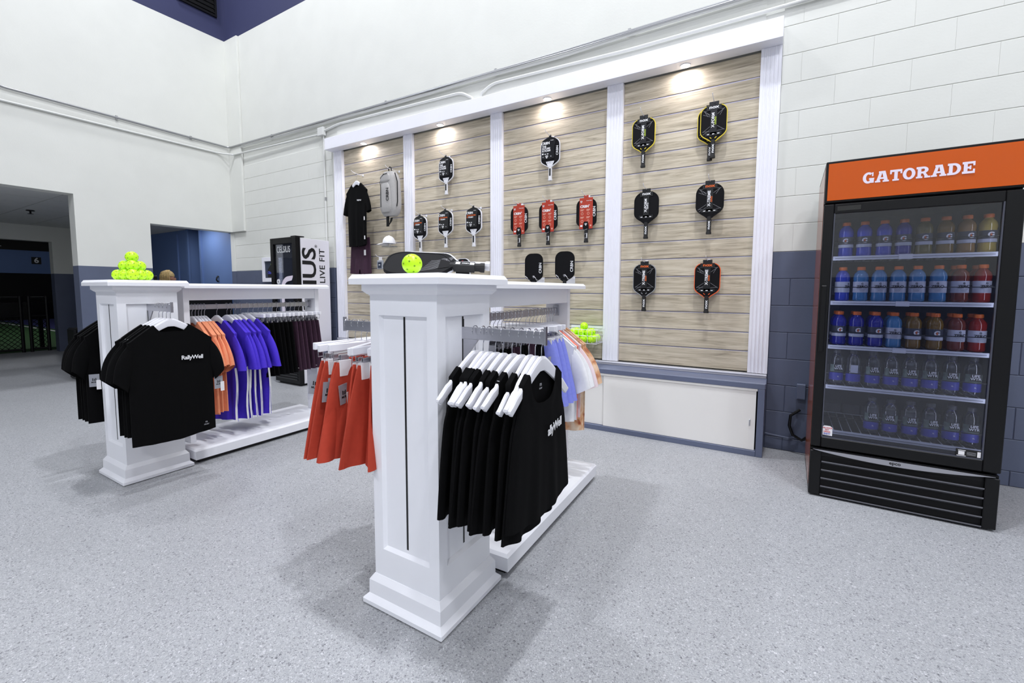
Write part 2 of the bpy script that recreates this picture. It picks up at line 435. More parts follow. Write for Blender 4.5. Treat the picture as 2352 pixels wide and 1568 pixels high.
# ---- hall beyond the left wall
XH = -12.39
hc = struct(obj('ceiling', MB().box(XH-.2, XL-.2, -2.4, 3.3, 2.5, 2.6), mat('tile grid', (120,122,122), .8)))
for i in range(8):
    for j in range(8):
        xa = XL-.22 - i*.61; yb = 3.29 - j*.61
        x0_ = max(XH, xa-.600)
        if x0_ < xa-.05: obj('ceiling_tile', MB().box(x0_, xa, yb-.600, yb, 2.494, 2.5), 'ceiling tile', hc)
wh = struct(obj('wall_hall', MB().box(XH-.2, XH, 2.98, 4.4, ZS, 2.5).box(XH-.2, XH, -2.4, 2.98, 2.2, 2.5), 'far white'))
obj('painted_band', MB().box(XH-.2, XH, 2.98, 4.4, 0, ZS), 'wall slate', wh)
struct(obj('wall_passage', MB().box(XH, -10.9, 3.3, 3.4, ZS, 2.5).box(-12.39, -8.0, -2.6, -2.4, 0, 2.5), 'far white'))
obj('painted_band', MB().box(XH, -10.9, 3.3, 3.4, 0, ZS), 'wall slate', bpy.data.objects['wall_passage'])
hl = thing('hall_sprinkler', 'small dark sprinkler head under the hall ceiling tiles', 'sprinkler', (-10.04, 2.2, 2.49))
obj('plate', MB().lathe([(.05, 0), (.05, -.01), (.02, -.012)], 14), 'black plastic', hl)
obj('nozzle', MB().lathe([(.012, -.012), (.012, -.05), (.035, -.052), (.035, -.056)], 12), 'black plastic', hl)
# blue desk room behind the second opening
rb = MB()
rb.box(-13.0, -9.38, YW, YW+.1, 0, 2.37); rb.box(-8.915, XL-.13, YW, YW+.1, 0, 2.37); rb.box(-9.48, -9.38, YW+.1, 6.0, 0, 2.37); rb.box(-8.915, -8.8, YW+.1, 6.0, 0, 2.37); rb.box(-9.5, -8.8, 6.0, 6.1, 0, 2.37)
wd = struct(obj('wall_desk_room', rb, 'far blue'))
obj('wall_return', MB().box(XL-.13, XL, YW, YW+.1, ZS, 2.216), 'wall white', wd)
obj('painted_band', MB().box(XL-.13, XL, YW, YW+.1, 0, ZS), 'wall slate', wd)
struct(obj('ceiling', MB().box(-12.3, XL-.2, 3.301, 6.1, 2.37, 2.499), 'far white'))
struct(obj('trim_2', MB().box(-9.42, -9.36, YW-.03, YW, 0, 2.37).box(-8.94, -8.88, YW-.03, YW, 0, 2.37), 'far blue'))
struct(obj('trim_3', MB().box(-9.84, -9.78, YW-.025, YW, 0, 2.3), 'far blue'))
# coat hook on the blue wall
ck = tag(obj('wall_hook', MB().tube([(-8.37, YW-.004, 1.50), (-8.37, YW-.03, 1.47), (-8.37, YW-.04, 1.43), (-8.37, YW-.02, 1.40), (-8.37, YW-.004, 1.41)], .012, 6), 'black plastic'), 'small black hook on the blue wall behind the desk', 'hook')
# court beyond the far doorway
fc = struct(obj('floor', MB().box(-40, -12.9, -8, 16, -.12, -.004), 'turf green'))
obj('court_surface', MB().box(-40, -15.0, 4.6, 16, -.004, 0), 'court blue', fc)
obj('court_line', MB().box(-40, -13.2, 4.36, 4.44, -.004, .001), 'print white', fc)
struct(obj('wall_court', MB().box(-40.2, -40, -8, 16, 0, 8).box(-40, -12.6, 16, 16.2, 0, 8), 'dark void'))
sc_ = thing('court_screen', 'long blue windscreen panel with a court number beyond the hall doorway', 'panel', (-13.89, 1.2, 1.6))
obj('panel', MB().box(-.03, 0, -1.5, 2.6, 0, .49), 'far blue', sc_)
obj('number_plate', MB().box(.001, .006, 1.80, 1.95, .205, .355), 'print black', sc_)
text('6', .15, 'print white', sc_, (.009, 1.876, .28), (0, 0, radians(90)), bold=.03)
bn = thing('court_banner', 'dark banner with pale lettering above the blue windscreen panel', 'banner', (-13.95, 1.2, 2.1))
obj('cloth', MB().box(-.02, 0, -1.5, 2.6, 0, .6), 'black plastic', bn)
text('it Tasty.', .15, 'print grey', bn, (.004, 1.15, .10), (0, 0, radians(90)), bold=.02)
obj('rail', MB().box(-.1, 0, -1.5, 2.6, -1.15, -.5), 'dark void', bn)
# black chain-link fence and gate in the doorway
def fence_panel(name, label, y0, y1, ztop, x=-12.8):
    t = thing(name, label, 'fence', (x, y0, 0)); w = y1-y0
    obj('post', MB().tube([(0, 0, 0), (0, 0, ztop)], .028, 8), 'black plastic', t)
    obj('post', MB().tube([(0, w, 0), (0, w, ztop)], .028, 8), 'black plastic', t)
    for z in (.06, .72, ztop-.03): obj('rail', MB().tube([(0, 0, z), (0, w, z)], .022, 8), 'black plastic', t)
    m = MB(); s = .085
    n = int((w+.7)/s)+2
    for k in range(n):
        for sg in (1, -1):
            a = k*s - (.66 if sg > 0 else 0); pts = []
            y_a, z_a = a, .06; y_b, z_b = a+.66, .72
            if sg < 0: y_a, y_b = a, a-.66
            # clip to 0..w
            def clip(ya, za, yb, zb):
                t0, t1 = 0, 1
                for lim, sgn in ((0, 1), (w, -1)):
                    da = (ya-lim)*sgn; db = (yb-lim)*sgn
                    if da < 0 and db < 0: return None
                    if da < 0: t0 = max(t0, da/(da-db))
                    elif db < 0: t1 = min(t1, da/(da-db))
                if t1 <= t0: return None
                return (ya+(yb-ya)*t0, za+(zb-za)*t0, ya+(yb-ya)*t1, za+(zb-za)*t1)
            c = clip(y_a, z_a, y_b, z_b)
            if c: m.tube([(0, c[0], c[1]), (0, c[2], c[3])], .005, 4, caps=False)
    o = obj('mesh_wire', m, 'black plastic', t); o['kind'] = 'stuff'
    return t
fence_panel('chain_link_fence', 'black chain link fence left of the gate in the far doorway', 1.2, 2.56, 1.12)
fence_panel('chain_link_gate', 'narrow black chain link gate beside the far doorway jamb', 2.68, 2.93, 1.12)
bench = thing('court_bench', 'dark bench frame behind the chain link fence', 'bench', (-13.6, 2.45, 0))
obj('seat', MB().box(-.2, .2, -.4, .75, .62, .98), 'black plastic', bench)
for yy in (-.3, .55): obj('leg', MB().box(-.04, .04, yy-.03, yy+.03, 0, .62), 'black plastic', bench)
# floor box by the hall jamb
tag(obj('waste_bin', MB().box(-8.55, -8.25, 2.14, 2.42, 0, .72, .02), 'black plastic'), 'black waste bin standing just inside the hall opening', 'bin')
# ---- ceiling lamps
lamp_first = None
for i, (x, y, lx, ly, w) in enumerate(LAMPS):
    t = thing('ceiling_lamp', 'long white ceiling lamp above the %s' % ['left wall', 'left garment rack', 'right pedestal and display wall', 'drinks cooler', 'rear left floor, added to brighten the pedestals', 'rear right floor, added to brighten the pedestals', 'right wall, added to brighten the pedestals'][i], 'lamp', (x, y, LAMP_Z), group='ceiling lamps')
    obj('housing', MB().box(-lx/2-.03, lx/2+.03, -ly/2-.03, ly/2+.03, .012, .07, .005), 'trim white', t)
    obj('diffuser', MB().box(-lx/2, lx/2, -ly/2, ly/2, 0, .012), 'lamp glow', t)
    obj('hanger_rod', MB().tube([(-lx*.35, -ly*.35, .07), (-lx*.35, -ly*.35, ZC-LAMP_Z)], .008, 6).tube([(lx*.35, ly*.35, .07), (lx*.35, ly*.35, ZC-LAMP_Z)], .008, 6), 'satin steel', t)
    L = bpy.data.lights.new('lamp light', 'AREA'); L.shape = 'RECTANGLE'; L.size = lx; L.size_y = ly; L.energy = w; L.color = LAMP_COL
    lo_ = bpy.data.objects.new('lamp_light', L); COL.objects.link(lo_); lo_.parent = t; lo_.location = (0, 0, -.01)
for nm, lx_, ly_, lz_, pw in (('hall', -10.3, .0, 2.490, 8), ('desk room', -8.5, 3.62, 2.368, 7)):  # out-of-view lamps added to lift the dark hall and desk room
    t = thing('added_flush_lamp', 'unseen square flush lamp added to brighten the %s' % nm, 'lamp', (lx_, ly_, lz_))
    obj('rim', MB().box(-.3, .3, -.3, .3, -.012, 0, .003), 'trim white', t); obj('diffuser', MB().box(-.27, .27, -.27, .27, -.016, -.012), mat('soft glow', (255,255,255), .5, emit=(250,252,255), estr=3.0), t)
    L = bpy.data.lights.new('lamp light', 'AREA'); L.shape = 'SQUARE'; L.size = .5; L.energy = pw; L.color = LAMP_COL
    lo_ = bpy.data.objects.new('lamp_light', L); COL.objects.link(lo_); lo_.parent = t; lo_.location = (0, 0, -.025)
ct = thing('court_lamp', 'long ceiling lamp hanging over the courts beyond the hall', 'lamp', (-17.0, 4.0, 6.5))
obj('housing', MB().box(-.4, .4, -.15, .15, 0, .08, .005), 'trim white', ct); obj('diffuser', MB().box(-.38, .38, -.13, .13, -.006, 0), 'lamp glow', ct)
L = bpy.data.lights.new('lamp light', 'AREA'); L.shape = 'RECTANGLE'; L.size = .7; L.size_y = .25; L.energy = 95; L.color = LAMP_COL
lo_ = bpy.data.objects.new('lamp_light', L); COL.objects.link(lo_); lo_.parent = ct; lo_.location = (0, 0, -.02)
# ---- conduits
def pipe(name, label, pts, r, m, straps=()):
    t = thing(name, label, 'conduit', pts[0])
    o = Vector(pts[0]); P = [Vector(p)-o for p in pts]
    sm = [P[0]]
    for i in range(1, len(P)-1):
        a, b, c = P[i-1], P[i], P[i+1]; d = min(.07, (b-a).length*.45, (c-b).length*.45)
        p0 = b-(b-a).normalized()*d; p1 = b+(c-b).normalized()*d
        for k in range(6):
            u = k/5; sm.append(p0*(1-u)**2 + b*2*u*(1-u) + p1*u*u)
    sm.append(P[-1])
    obj('tube', MB().tube(sm, r, 10), m, t)
    for s in straps:
        s = Vector(s)-o
        obj('strap', MB().box(s.x-.012, s.x+.012, s.y-.012, s.y+.012, s.z-r-.012, s.z+r+.012), 'galvanised', t)
    return t
pipe('conduit', 'bare grey metal conduit running high along both walls', [(XL+.03, 1.20, ZC-.02), (XL+.03, 1.20, 3.78), (XL+.03, 1.52, 3.60), (XL+.03, 4.05, 3.575), (-5.3, YW-.03, 3.56), (-1.8, YW-.03, 3.535), (3.0, YW-.03, 3.57)], .014, 'galvanised',
     [(XL+.02, 2.6, 3.59), (XL+.02, 3.5, 3.58), (-6.6, YW-.02, 3.568), (-4.2, YW-.02, 3.553), (-2.6, YW-.02, 3.54), (-1.2, YW-.02, 3.54)])
pipe('conduit', 'loose bundle of white cables sagging under the bare conduit', [(-7.5, YW-.025, 3.545), (-6.1, YW-.025, 3.528), (-5.0, YW-.025, 3.533), (-3.9, YW-.025, 3.513), (-2.9, YW-.025, 3.52), (-1.9, YW-.025, 3.498), (-.9, YW-.025, 3.525), (.4, YW-.025, 3.52), (2.8, YW-.025, 3.54)], .016, 'pipe white')
pipe('conduit', 'thin dark cable tied along the bare conduit', [(-7.4, YW-.05, 3.562), (-5.2, YW-.05, 3.545), (-3.2, YW-.05, 3.535), (-1.8, YW-.05, 3.515), (2.8, YW-.05, 3.556)], .007, 'galvanised')
pipe('conduit', 'white painted conduit along the left wall under the bare one', [(XL+.02, -1.5, 3.44), (XL+.02, 3.9, 3.452), (-7.62, YW-.05, 3.44)], .013, 'pipe white')
pipe('conduit', 'white painted conduit from the corner to the white junction box', [(-7.62, YW-.05, 3.44), (-5.52, YW-.02, 3.40)], .013, 'pipe white')
pipe('conduit', 'white conduit arching down into the cornice from the left', [(-5.40, YW-.02, 3.43), (-5.1, YW-.02, 3.47), (-3.05, YW-.02, 3.428), (-2.90, YW-.02, 3.34), (-2.89, YW-.02, 3.285)], .014, 'pipe white')
pipe('conduit', 'white conduit rising from the cornice and running right', [(-2.80, YW-.02, 3.285), (-2.79, YW-.02, 3.36), (-2.64, YW-.02, 3.43), (-1.2, YW-.02, 3.39), (3.0, YW-.02, 3.41)], .014, 'pipe white')
pipe('conduit', 'thin white conduit dropping from the junction box behind the tall cooler', [(-5.41, YW-.016, 3.37), (-5.40, YW-.016, 1.6)], .011, 'pipe white', [(-5.405, YW-.014, 2.52)])
jb = thing('junction_box', 'white junction box at the left end of the cornice', 'junction box', (-5.43, YW, 3.37))
obj('box', MB().box(-.06, .06, -.055, -.001, 0, .11, .004), 'pipe white', jb); obj('lid_screw', MB().lathe([(.006, -.058), (.006, -.055)], 8).xf(RX(0)), 'galvanised', jb)
# ================================================================ SLAT DISPLAY
YP = 4.072     # front of the fluted posts
YF = 4.112     # front of the slats
PX = [(-5.205, -5.045), (-3.925, -3.785), (-2.668, -2.526), (-1.392, -1.246), (-.172, -.032)]
ZB, ZT = .603, 3.122
case = thing('slat_display', 'tall white framed wall display of pale oak slats with fluted posts', 'wall display', (0, 0, 0))
# cornice beam with soffit, fluted posts, sill
obj('cornice', MB().box(-5.235, -.03, 3.955, YW-.001, ZT, 3.27, .003), 'trim white', case)
def post(x0, x1):
    w = x1-x0; poly = [(x0, YF+.02), (x0, YP)]; n = 4; m = w*.12; fw = (w-2*m)/n
    for k in range(n):
        a = x0+m+k*fw
        poly += [(a+fw*.12, YP), (a+fw*.22, YP+.005), (a+fw*.78, YP+.005), (a+fw*.88, YP)]
    poly += [(x1, YP), (x1, YF+.02)]
    return MB().prism(poly, ZB+.001, ZT-.001, 'z')
for x0, x1 in PX: obj('fluted_post', post(x0, x1), 'trim white', case)
obj('back_panel', MB().box(-5.2, -.035, YF+.02, YF+.03, ZB, ZT), mat('groove dark', (66,60,56), .6), case)
sz = [3.122]
z = 2.935
while z > .63: sz.append(z); z -= .1545
sz.append(ZB)
for b in range(4):
    x0, x1 = PX[b][1]+.001, PX[b+1][0]-.001
    for i in range(len(sz)-1):
        zt = sz[i]-.005; zb = sz[i+1]+.005
        obj('slat', MB().box(x0-.5*(x0+x1), x1-.5*(x0+x1), 0, .0175, zb-.5*(zb+zt), zt-.5*(zb+zt), .002), 'wood', case, (.5*(x0+x1), YF, .5*(zb+zt)), smooth=0)
        if i: obj('groove_insert', MB().box(x0, x1, YF+.003, YF+.019, sz[i]-.0045, sz[i]+.0022), mat('groove alu', (186,184,206), .35, metal=.5), case)
# puck lights in the soffit
for i, x in enumerate((-4.57, -3.32, -1.98, -.717)):
    t = thing('puck_light', 'small glowing round downlight in the cornice over the %s bay' % ['leftmost', 'second', 'third', 'rightmost'][i], 'light', (x, 4.035, ZT), group='downlights in the cornice')
    obj('rim', MB().lathe([(.042, -.001), (.042, -.006), (.036, -.006), (.036, -.001)], 20), 'trim white', t)
    obj('lens', MB().lathe([(.035, -.002), (.035, -.0045)], 20), 'puck glow', t)
    L = bpy.data.lights.new('puck', 'AREA'); L.shape = 'DISK'; L.size = .065; L.energy = PUCK_W; L.color = (1, .95, .97)
    lo_ = bpy.data.objects.new('puck_glow', L); COL.objects.link(lo_); lo_.parent = t; lo_.location = (0, 0, -.012)
# low cabinet under it
cab = thing('display_cabinet', 'low slate blue cabinet with cream sliding doors under the slats', 'cabinet', (0, 0, 0))
YC = 3.815
fr = MB(); fr.box(-5.2, -.03, YC+.02, YW-.001, .525, .568, .003); fr.box(-5.2, -.036, YC, YC+.03, .525, .566, .002); fr.box(-.082, -.036, YC, YW-.001, 0, .524, .002); fr.box(-5.2, -5.15, YC, YW-.001, 0, .524); fr.box(-5.15, -.083, YC, YC+.05, 0, .044, .002); fr.box(-5.15, -.083, YC+.08, YW-.001, 0, .02)
obj('frame', fr, 'slate paint', cab)
obj('ledge', MB().box(-5.2, -.034, 4.05, YW-.001, .568, .600, .003), mat('ledge grey', (176,176,184), .35), cab)
obj('ledge_edge', MB().box(-5.2, -.034, 4.047, 4.05, .590, .598), 'trim white', cab)
obj('top_track', MB().box(-5.15, -.085, YC+.004, YC+.05, .508, .524), 'door cream', cab)
obj('dark_inside', MB().box(-5.15, -.083, YC+.09, YC+.1, .02, .524), 'dark void', cab)
for k, (a, b) in enumerate(((-1.292, -.092), (-2.55, -1.297), (-3.80, -2.552), (-5.14, -3.802))):
    d = obj('sliding_door', MB().box(a, b, YC+(.012 if k % 2 == 0 else .03), YC+(.026 if k % 2 == 0 else .044), .046, .507, .0015), 'door cream', cab)
    if k == 0:
        obj('lock', MB().box(-.133, -.125, YC+.004, YC+.012, .235, .285, .001), 'satin steel', d)
# outlet box and cord on the slate wall beside the cooler
ob = thing('outlet_box', 'slate painted outlet box on the block wall beside the cooler', 'outlet', (.20, YW, .43))
obj('box', MB().box(-.03, .03, -.045, -.0005, 0, .12, .004), 'wall slate', ob)
obj('cover', MB().box(-.026, .026, -.05, -.045, .01, .11), 'wall slate', ob)
tag(obj('power_cord', MB().tube([(.20, YW-.03, .35), (.14, YW-.05, .30), (.135, YW-.05, .22), (.16, YW-.05, .15), (.22, YW-.06, .12), (.26, YW-.07, .16)], .011, 8), 'black plastic'), 'thick black power cord coiled beside the orange cooler', 'cord')
tag(obj('thin_cable', MB().tube([(.2, YW-.02, .13), (.13, YW-.03, .115), (.0, YW-.03, .125), (-.028, YW-.03, .13)], .007, 6), 'wall slate'), 'thin slate coloured cable low on the block wall', 'cable')
# framed notice on the wall beside the tall white cooler
fn = thing('wall_frame', 'white framed dark notice on the wall left of the tall white cooler', 'picture frame', (-6.72, YW, 1.576))
obj('frame', MB().box(-.27, .27, -.028, -.001, -.19, -.13).box(-.27, .27, -.028, -.001, .13, .19).box(-.27, -.21, -.028, -.001, -.13, .13).box(.21, .27, -.028, -.001, -.13, .13), 'trim white', fn)
obj('print', MB().box(-.21, .21, -.012, -.001, -.13, .13), 'screen art', fn)
obj('garment_shape', MB().prism([(-.14, -.12), (.17, -.12), (.17, .0), (.10, .07), (-.06, .07), (-.14, .0)], -.0135, -.0125), 'print black', fn)
text('aol', .05, 'print lime', fn, (-.02, -.0145, .085), bold=.03)
text('Olo', .06, 'print blue', fn, (-.09, -.0145, -.05), bold=.03)
text('ow', .05, 'print white', fn, (0, -.0145, -.055), bold=.03)
text('ff', .04, 'print red', fn, (.06, -.0145, .115), bold=.03)
# reception desk in the second opening
dk = thing('reception_desk', 'black reception counter filling the desk opening', 'counter', (-7.95, 3.5, 0))
obj('front', MB().box(-.5, .02, -.57, .575, 0, 1.32), 'black plastic', dk)
obj('counter_top', MB().box(-.55, .06, -.575, .58, 1.32, 1.36, .004), 'black plastic', dk)
mo = thing('desk_monitor', 'small black monitor standing on the reception counter', 'monitor', (-8.3, 3.1, 1.36))
obj('screen', MB().box(-.02, .01, -.09, .055, .03, .115, .004), 'black plastic', mo); obj('stand', MB().box(-.03, .03, -.03, .03, 0, .03), 'black plastic', mo)
# ================================================================ PEDESTALS AND RACKS
W = 'furniture white'
def frustum(m, w0, z0, w1, z1):
    a, b = w0/2, w1/2
    m.add([(-a,-a,z0),(a,-a,z0),(a,a,z0),(-a,a,z0),(-b,-b,z1),(b,-b,z1),(b,b,z1),(-b,b,z1)], [(0,3,2,1),(4,5,6,7),(0,1,5,4),(1,2,6,5),(2,3,7,6),(3,0,4,7)])
def pedestal(label, loc, rz=0):
    t = thing('display_pedestal', label, 'pedestal', loc, (0, 0, rz))
    m = MB(); m.box(-.205, .205, -.205, .205, .004, .026, .003); frustum(m, .405, .026, .372, .042); obj('base_slab', m, W, t)
    m = MB(); frustum(m, .372, .042, .370, .098); frustum(m, .370, .098, .338, .122); obj('base_plinth', m, W, t)
    # body: inner core with four stile-and-rail faces around recessed panels
    h = .1675; zb, zt = .122, 1.247; core = h-.013
    obj('core', MB().box(-core, core, -core, core, zb, zt), W, t)
    f = MB(); st = .047
    for k in range(4):
        o = len(f.v)
        e = h if k % 2 == 0 else core
        f.box(-e, -h+st, -h, -core, zb, zt); f.box(h-st, e, -h, -core, zb, zt)
        f.box(-h+st, h-st, -h, -core, zb, .235); f.box(-h+st, h-st, -h, -core, 1.172, zt)
        # sloped inner edge
        f.add([(-h+st, -h, .235), (-h+st, -h, 1.172), (-h+st+.012, -core, 1.172), (-h+st+.012, -core, .235)], [(0,1,2,3)])
        f.add([(h-st, -h, .235), (h-st, -h, 1.172), (h-st-.012, -core, 1.172), (h-st-.012, -core, .235)], [(0,1,2,3)])
        f.add([(-h+st, -h, .235), (h-st, -h, .235), (h-st, -core, .247), (-h+st, -core, .247)], [(0,1,2,3)])
        f.xf(RZ(k*pi/2), o)
    obj('panel_frame', f, W, t, smooth=0)
    for k in range(4):
        s = MB().box(-.0045, .0045, -core-.0008, -core, .262, 1.168); obj('slot', s.xf(RZ(k*pi/2)), 'slot black', t)
    m = MB(); m.box(-.171, .171, -.171, .171, 1.247, 1.2515); frustum(m, .350, 1.2515, .374, 1.2645); m.box(-.189, .189, -.189, .189, 1.2645, 1.289); obj('moulding', m, W, t, smooth=0)
    m = MB(); m.box(-.2225, .2225, -.2225, .2225, 1.289, 1.311); frustum(m, .445, 1.311, .425, 1.327); obj('cap', m, W, t, smooth=0)
    return t
PM = (-1.181, 1.372); PL = (-3.741, 1.302)
pedestal('tall white panelled pedestal holding the black tank tops', (PM[0], PM[1], 0))
pedestal('white panelled pedestal topped by the pyramid of balls', (PL[0], PL[1], 0))
def rack(label, loc, rz):
    # local: x = 0 at near edge of plinth, negative away; y along the rail
    t = thing('garment_rack', label, 'rack', loc, (0, 0, rz)); c = -.28
    m = MB(); m.box(-.56, 0, 0, 1.205, .03, .092); 
    m.add([(-.56,0,.092),(0,0,.092),(0,1.205,.092),(-.56,1.205,.092),(-.55,.01,.105),(-.01,.01,.105),(-.01,1.195,.105),(-.55,1.195,.105)], [(4,5,6,7),(0,1,5,4),(1,2,6,5),(2,3,7,6),(3,0,4,7)])
    obj('plinth', m, W, t, smooth=0)
    obj('toe_kick', MB().box(-.53, -.03, .03, 1.175, 0, .031), 'slot black', t)
    obj('post', MB().box(c-.08, c+.08, .055, .095, .105, 1.275, .002), W, t)
    obj('post', MB().box(c-.08, c+.08, 1.155, 1.195, .105, 1.275, .002), W, t)
    obj('apron', MB().box(c+.045, c+.075, .095, 1.155, 1.185, 1.276, .002).box(c-.075, c-.045, .095, 1.155, 1.185, 1.276, .002), W, t)
    m = MB(); m.box(c-.17, c+.17, .03, 1.245, 1.276, 1.296); m.add([(c-.17,.03,1.296),(c+.17,.03,1.296),(c+.17,1.245,1.296),(c-.17,1.245,1.296),(c-.158,.03,1.31),(c+.158,.03,1.31),(c+.158,1.233,1.31),(c-.158,1.233,1.31)], [(4,5,6,7),(0,1,5,4),(1,2,6,5),(2,3,7,6),(3,0,4,7)])
    obj('top_board', m, W, t, smooth=0)
    obj('rail', MB().box(c-.008, c+.008, .095, 1.155, 1.112, 1.150, .0015), 'satin steel', t)
    for y in (.099, 1.148): obj('rail_bracket', MB().box(c-.02, c+.02, y-.005, y+.005, 1.098, 1.168, .002), 'satin steel', t)
    return t
RL = (-3.55, 1.525); RM = (-.958, 1.60); RMZ = radians(1.3)
rack('white garment rack of peach, purple and plum clothes on the left', (RL[0], RL[1], 0), 0)
rack('white garment rack behind the right pedestal with lavender and tie-dye clothes', (RM[0], RM[1], 0), RMZ)
def railpt(which, y):
    """world point on top of the rail at distance y along it"""
    if which == 'L': return (RL[0]-.28, RL[1]+y, 1.150)
    v = RZ(RMZ) @ Vector((-.28, y, 0)); return (RM[0]+v.x, RM[1]+v.y, 1.150)
def arm(label, x0, x1, y, z):
    """rectangular bar from a pedestal slot; top edge at z"""
    s = 1 if x1 > x0 else -1
    t = thing('faceout_bar', label, 'display bar', (x0, y, z)); d = x1-x0
    obj('bar', MB().box(min(0, d), max(0, d), -.006, .006, -.046, 0, .0012), 'satin steel', t)
    obj('end_stop', MB().box(d-.004, d+.004, -.008, .008, -.05, .016, .001), 'satin steel', t)
    obj('bracket', MB().prism([(0, -.046), (s*.0, -.13), (s*.006, -.13), (s*.075, -.046)], -.003, .003), 'satin steel', t)
    obj('slot_plate', MB().box(min(0, s*.004), max(0, s*.004), -.004, .004, -.15, .03), 'slot black', t)
    return t
ZA = 1.128; ZAL = 1.172
arm('chrome bar on the right pedestal carrying the black tank tops', PM[0]+.1545, -.672, PM[1], ZA)
arm('chrome bar on the right pedestal carrying the rust shorts', PM[0]-.1545, -1.705, PM[1], ZA)
arm('chrome bar on the left pedestal facing the camera with black tees', PL[0]+.1545, -3.245, PL[1], ZAL)
arm('chrome bar behind the left pedestal carrying black tees', PL[0]-.1545, -4.24, PL[1], ZAL)
# ================================================================ HANGERS
def hook_pts(drop, top=.0):
    # wire hook over a bar 12-16 mm wide: local y across hanger plane is thickness, hook opens along x? hook lies in hanger plane
    pts = []
    r = .019
    for k in range(0, 11):
        a = radians(-60 + k*24)   # from lower right over the top to the left
        pts.append((r*cos(a)*-1, 0, -.013 + r*sin(a)+.0))
    pts = [(p[0], 0, p[2]) for p in pts]
    pts = pts[::-1]
    # stem
    pts = [(-.004, 0, -drop), (-.004, 0, -.062), (.010, 0, -.044)] + [q for q in pts[::-1]][::1]
    return pts
def wood_hanger_meshes():
    m = MB(); N = 26; P = []
    half = .222
    for i in range(N+1):
        x = -half + 2*half*i/N; u = abs(x)/half
        zt = -.083 - .150*(u**1.25) if u > .08 else -.083 - .150*(.08**1.25) + (.0015*(1-u/.08))
        t = .050*(1-u)**.8 + .034*(1-(1-u)**.8)
        e = max(0, (u-.90)/.10); t *= sqrt(max(.06, 1-e*e))
        n_ = .006 if .66 < u < .70 else 0
        zt -= n_; t -= n_
        d = .0075
        zc = zt - t/2; row = []
        for (cy, cz) in ((-1, .62), (-.62, 1), (.62, 1), (1, .62), (1, -.62), (.62, -1), (-.62, -1), (-1, -.62)):
            row.append((x, cy*d, zc + cz*t/2))
        row.append(row[0]); P.append(row)
    m.grid(P); n = len(m.v)
    m.f.append(tuple(range(0, 8))); m.f.append(tuple(range(n-9, n-1)))
    hk = MB().tube([(0, 0, -.09), (0, 0, -.058), (.006, 0, -.047), (.0145, 0, -.036), (.0185, 0, -.022), (.0165, 0, -.004), (.009, 0, .0045), (0, 0, .006), (-.010, 0, .004), (-.0165, 0, -.006), (-.018, 0, -.018), (-.016, 0, -.024)], .0017, 6)
    a = m.mesh('body', 50); a.materials.append(MATS['hanger white']); b = hk.mesh('hook'); b.materials.append(MATS['chrome'])
    return a, b
WH_BODY, HOOK = wood_hanger_meshes()
def clip_meshes():
    b = MB().box(-.185, .185, -.009, .009, -.118, -.088, .002).mesh('bar', 0); b.materials.append(MATS['hanger white'])
    w = MB().tube([(-.165, 0, -.118), (-.165, 0, -.150), (.165, 0, -.150), (.165, 0, -.118)], .0022, 6).mesh('wire'); w.materials.append(MATS['satin steel'])
    c = MB().box(-.019, .019, -.007, -.003, -.190, -.138, .001).box(-.019, .019, .003, .007, -.190, -.138, .001).tube([(-.017, 0, -.158), (.017, 0, -.158)], .006, 8).mesh('clip', 30); c.materials.append(MATS['satin steel'])
    return b, w, c
CB, CW, CC = clip_meshes()
def hanger(label, p, rz, group, tilt=0.0):
    t = thing('clothes_hanger', label, 'hanger', p, (0, tilt, rz), group)
    obj('body', WH_BODY, None, t); obj('hook', HOOK, None, t); return t
def clip_hanger(label, p, rz, group, tilt=0.0, w=.115):
    t = thing('clip_hanger', label, 'hanger', p, (0, tilt, rz), group)
    obj('bar', CB, None, t); obj('hook', HOOK, None, t); obj('wire', CW, None, t)
    for s in (-1, 1): obj('clip', CC, None, t, (s*w, 0, 0))
    return t
# ================================================================ GARMENTS  (local: x across, y depth, front = -y, z up, 0 = bar)
def sheet_pair(m, top, bot, side, d, fold, NU=25, NV=20, seed=0, neck=None, shut=None):
    """two joined sheets; top(u), bot(u) heights; side(v) half width; d(u,v) half thickness; fold(u,v) shift"""
    def P(u, v, s):
        zt = top(u)
        if neck and s in neck: zt -= neck[s](u)
        zb = bot(u); z = zt + (zb-zt)*v
        x = u*side(v)
        return (x, s*d(u, v) + fold(u, v), z)
    F = [[P(-1+2*i/NU, j/NV, -1) for j in range(NV+1)] for i in range(NU+1)]
    B = [[P(1-2*i/NU, j/NV, 1) for j in range(NV+1)] for i in range(NU+1)]
    o = len(m.v); m.grid(F + B, closeu=True)
    if shut is not None:
        for i in range(NU):
            if min(abs(-1+2*i/NU), abs(-1+2*(i+1)/NU)) >= shut:
                m.f.append((o+i*(NV+1), o+(i+1)*(NV+1), o+(NU+1+NU-i-1)*(NV+1), o+(NU+1+NU-i)*(NV+1)))
def mk_fold(rnd, amp, waves):
    ph = [rnd.uniform(0, 6.28) for _ in range(3)]; k = [waves*rnd.uniform(.8, 1.2), waves*rnd.uniform(1.6, 2.1), rnd.uniform(.5, 1.0)]
    def f(u, v):
        a = amp*(v**1.2)
        return a*(.6*sin(k[0]*pi*u+ph[0]) + .3*sin(k[1]*pi*u+ph[1]+1.5*v) + .5*sin(k[2]*pi*u+ph[2]))
    return f
def sh_top(x): # top of wooden hanger at x
    u = min(1, abs(x)/.222); return -.081 - .150*(max(u, .08)**1.25)
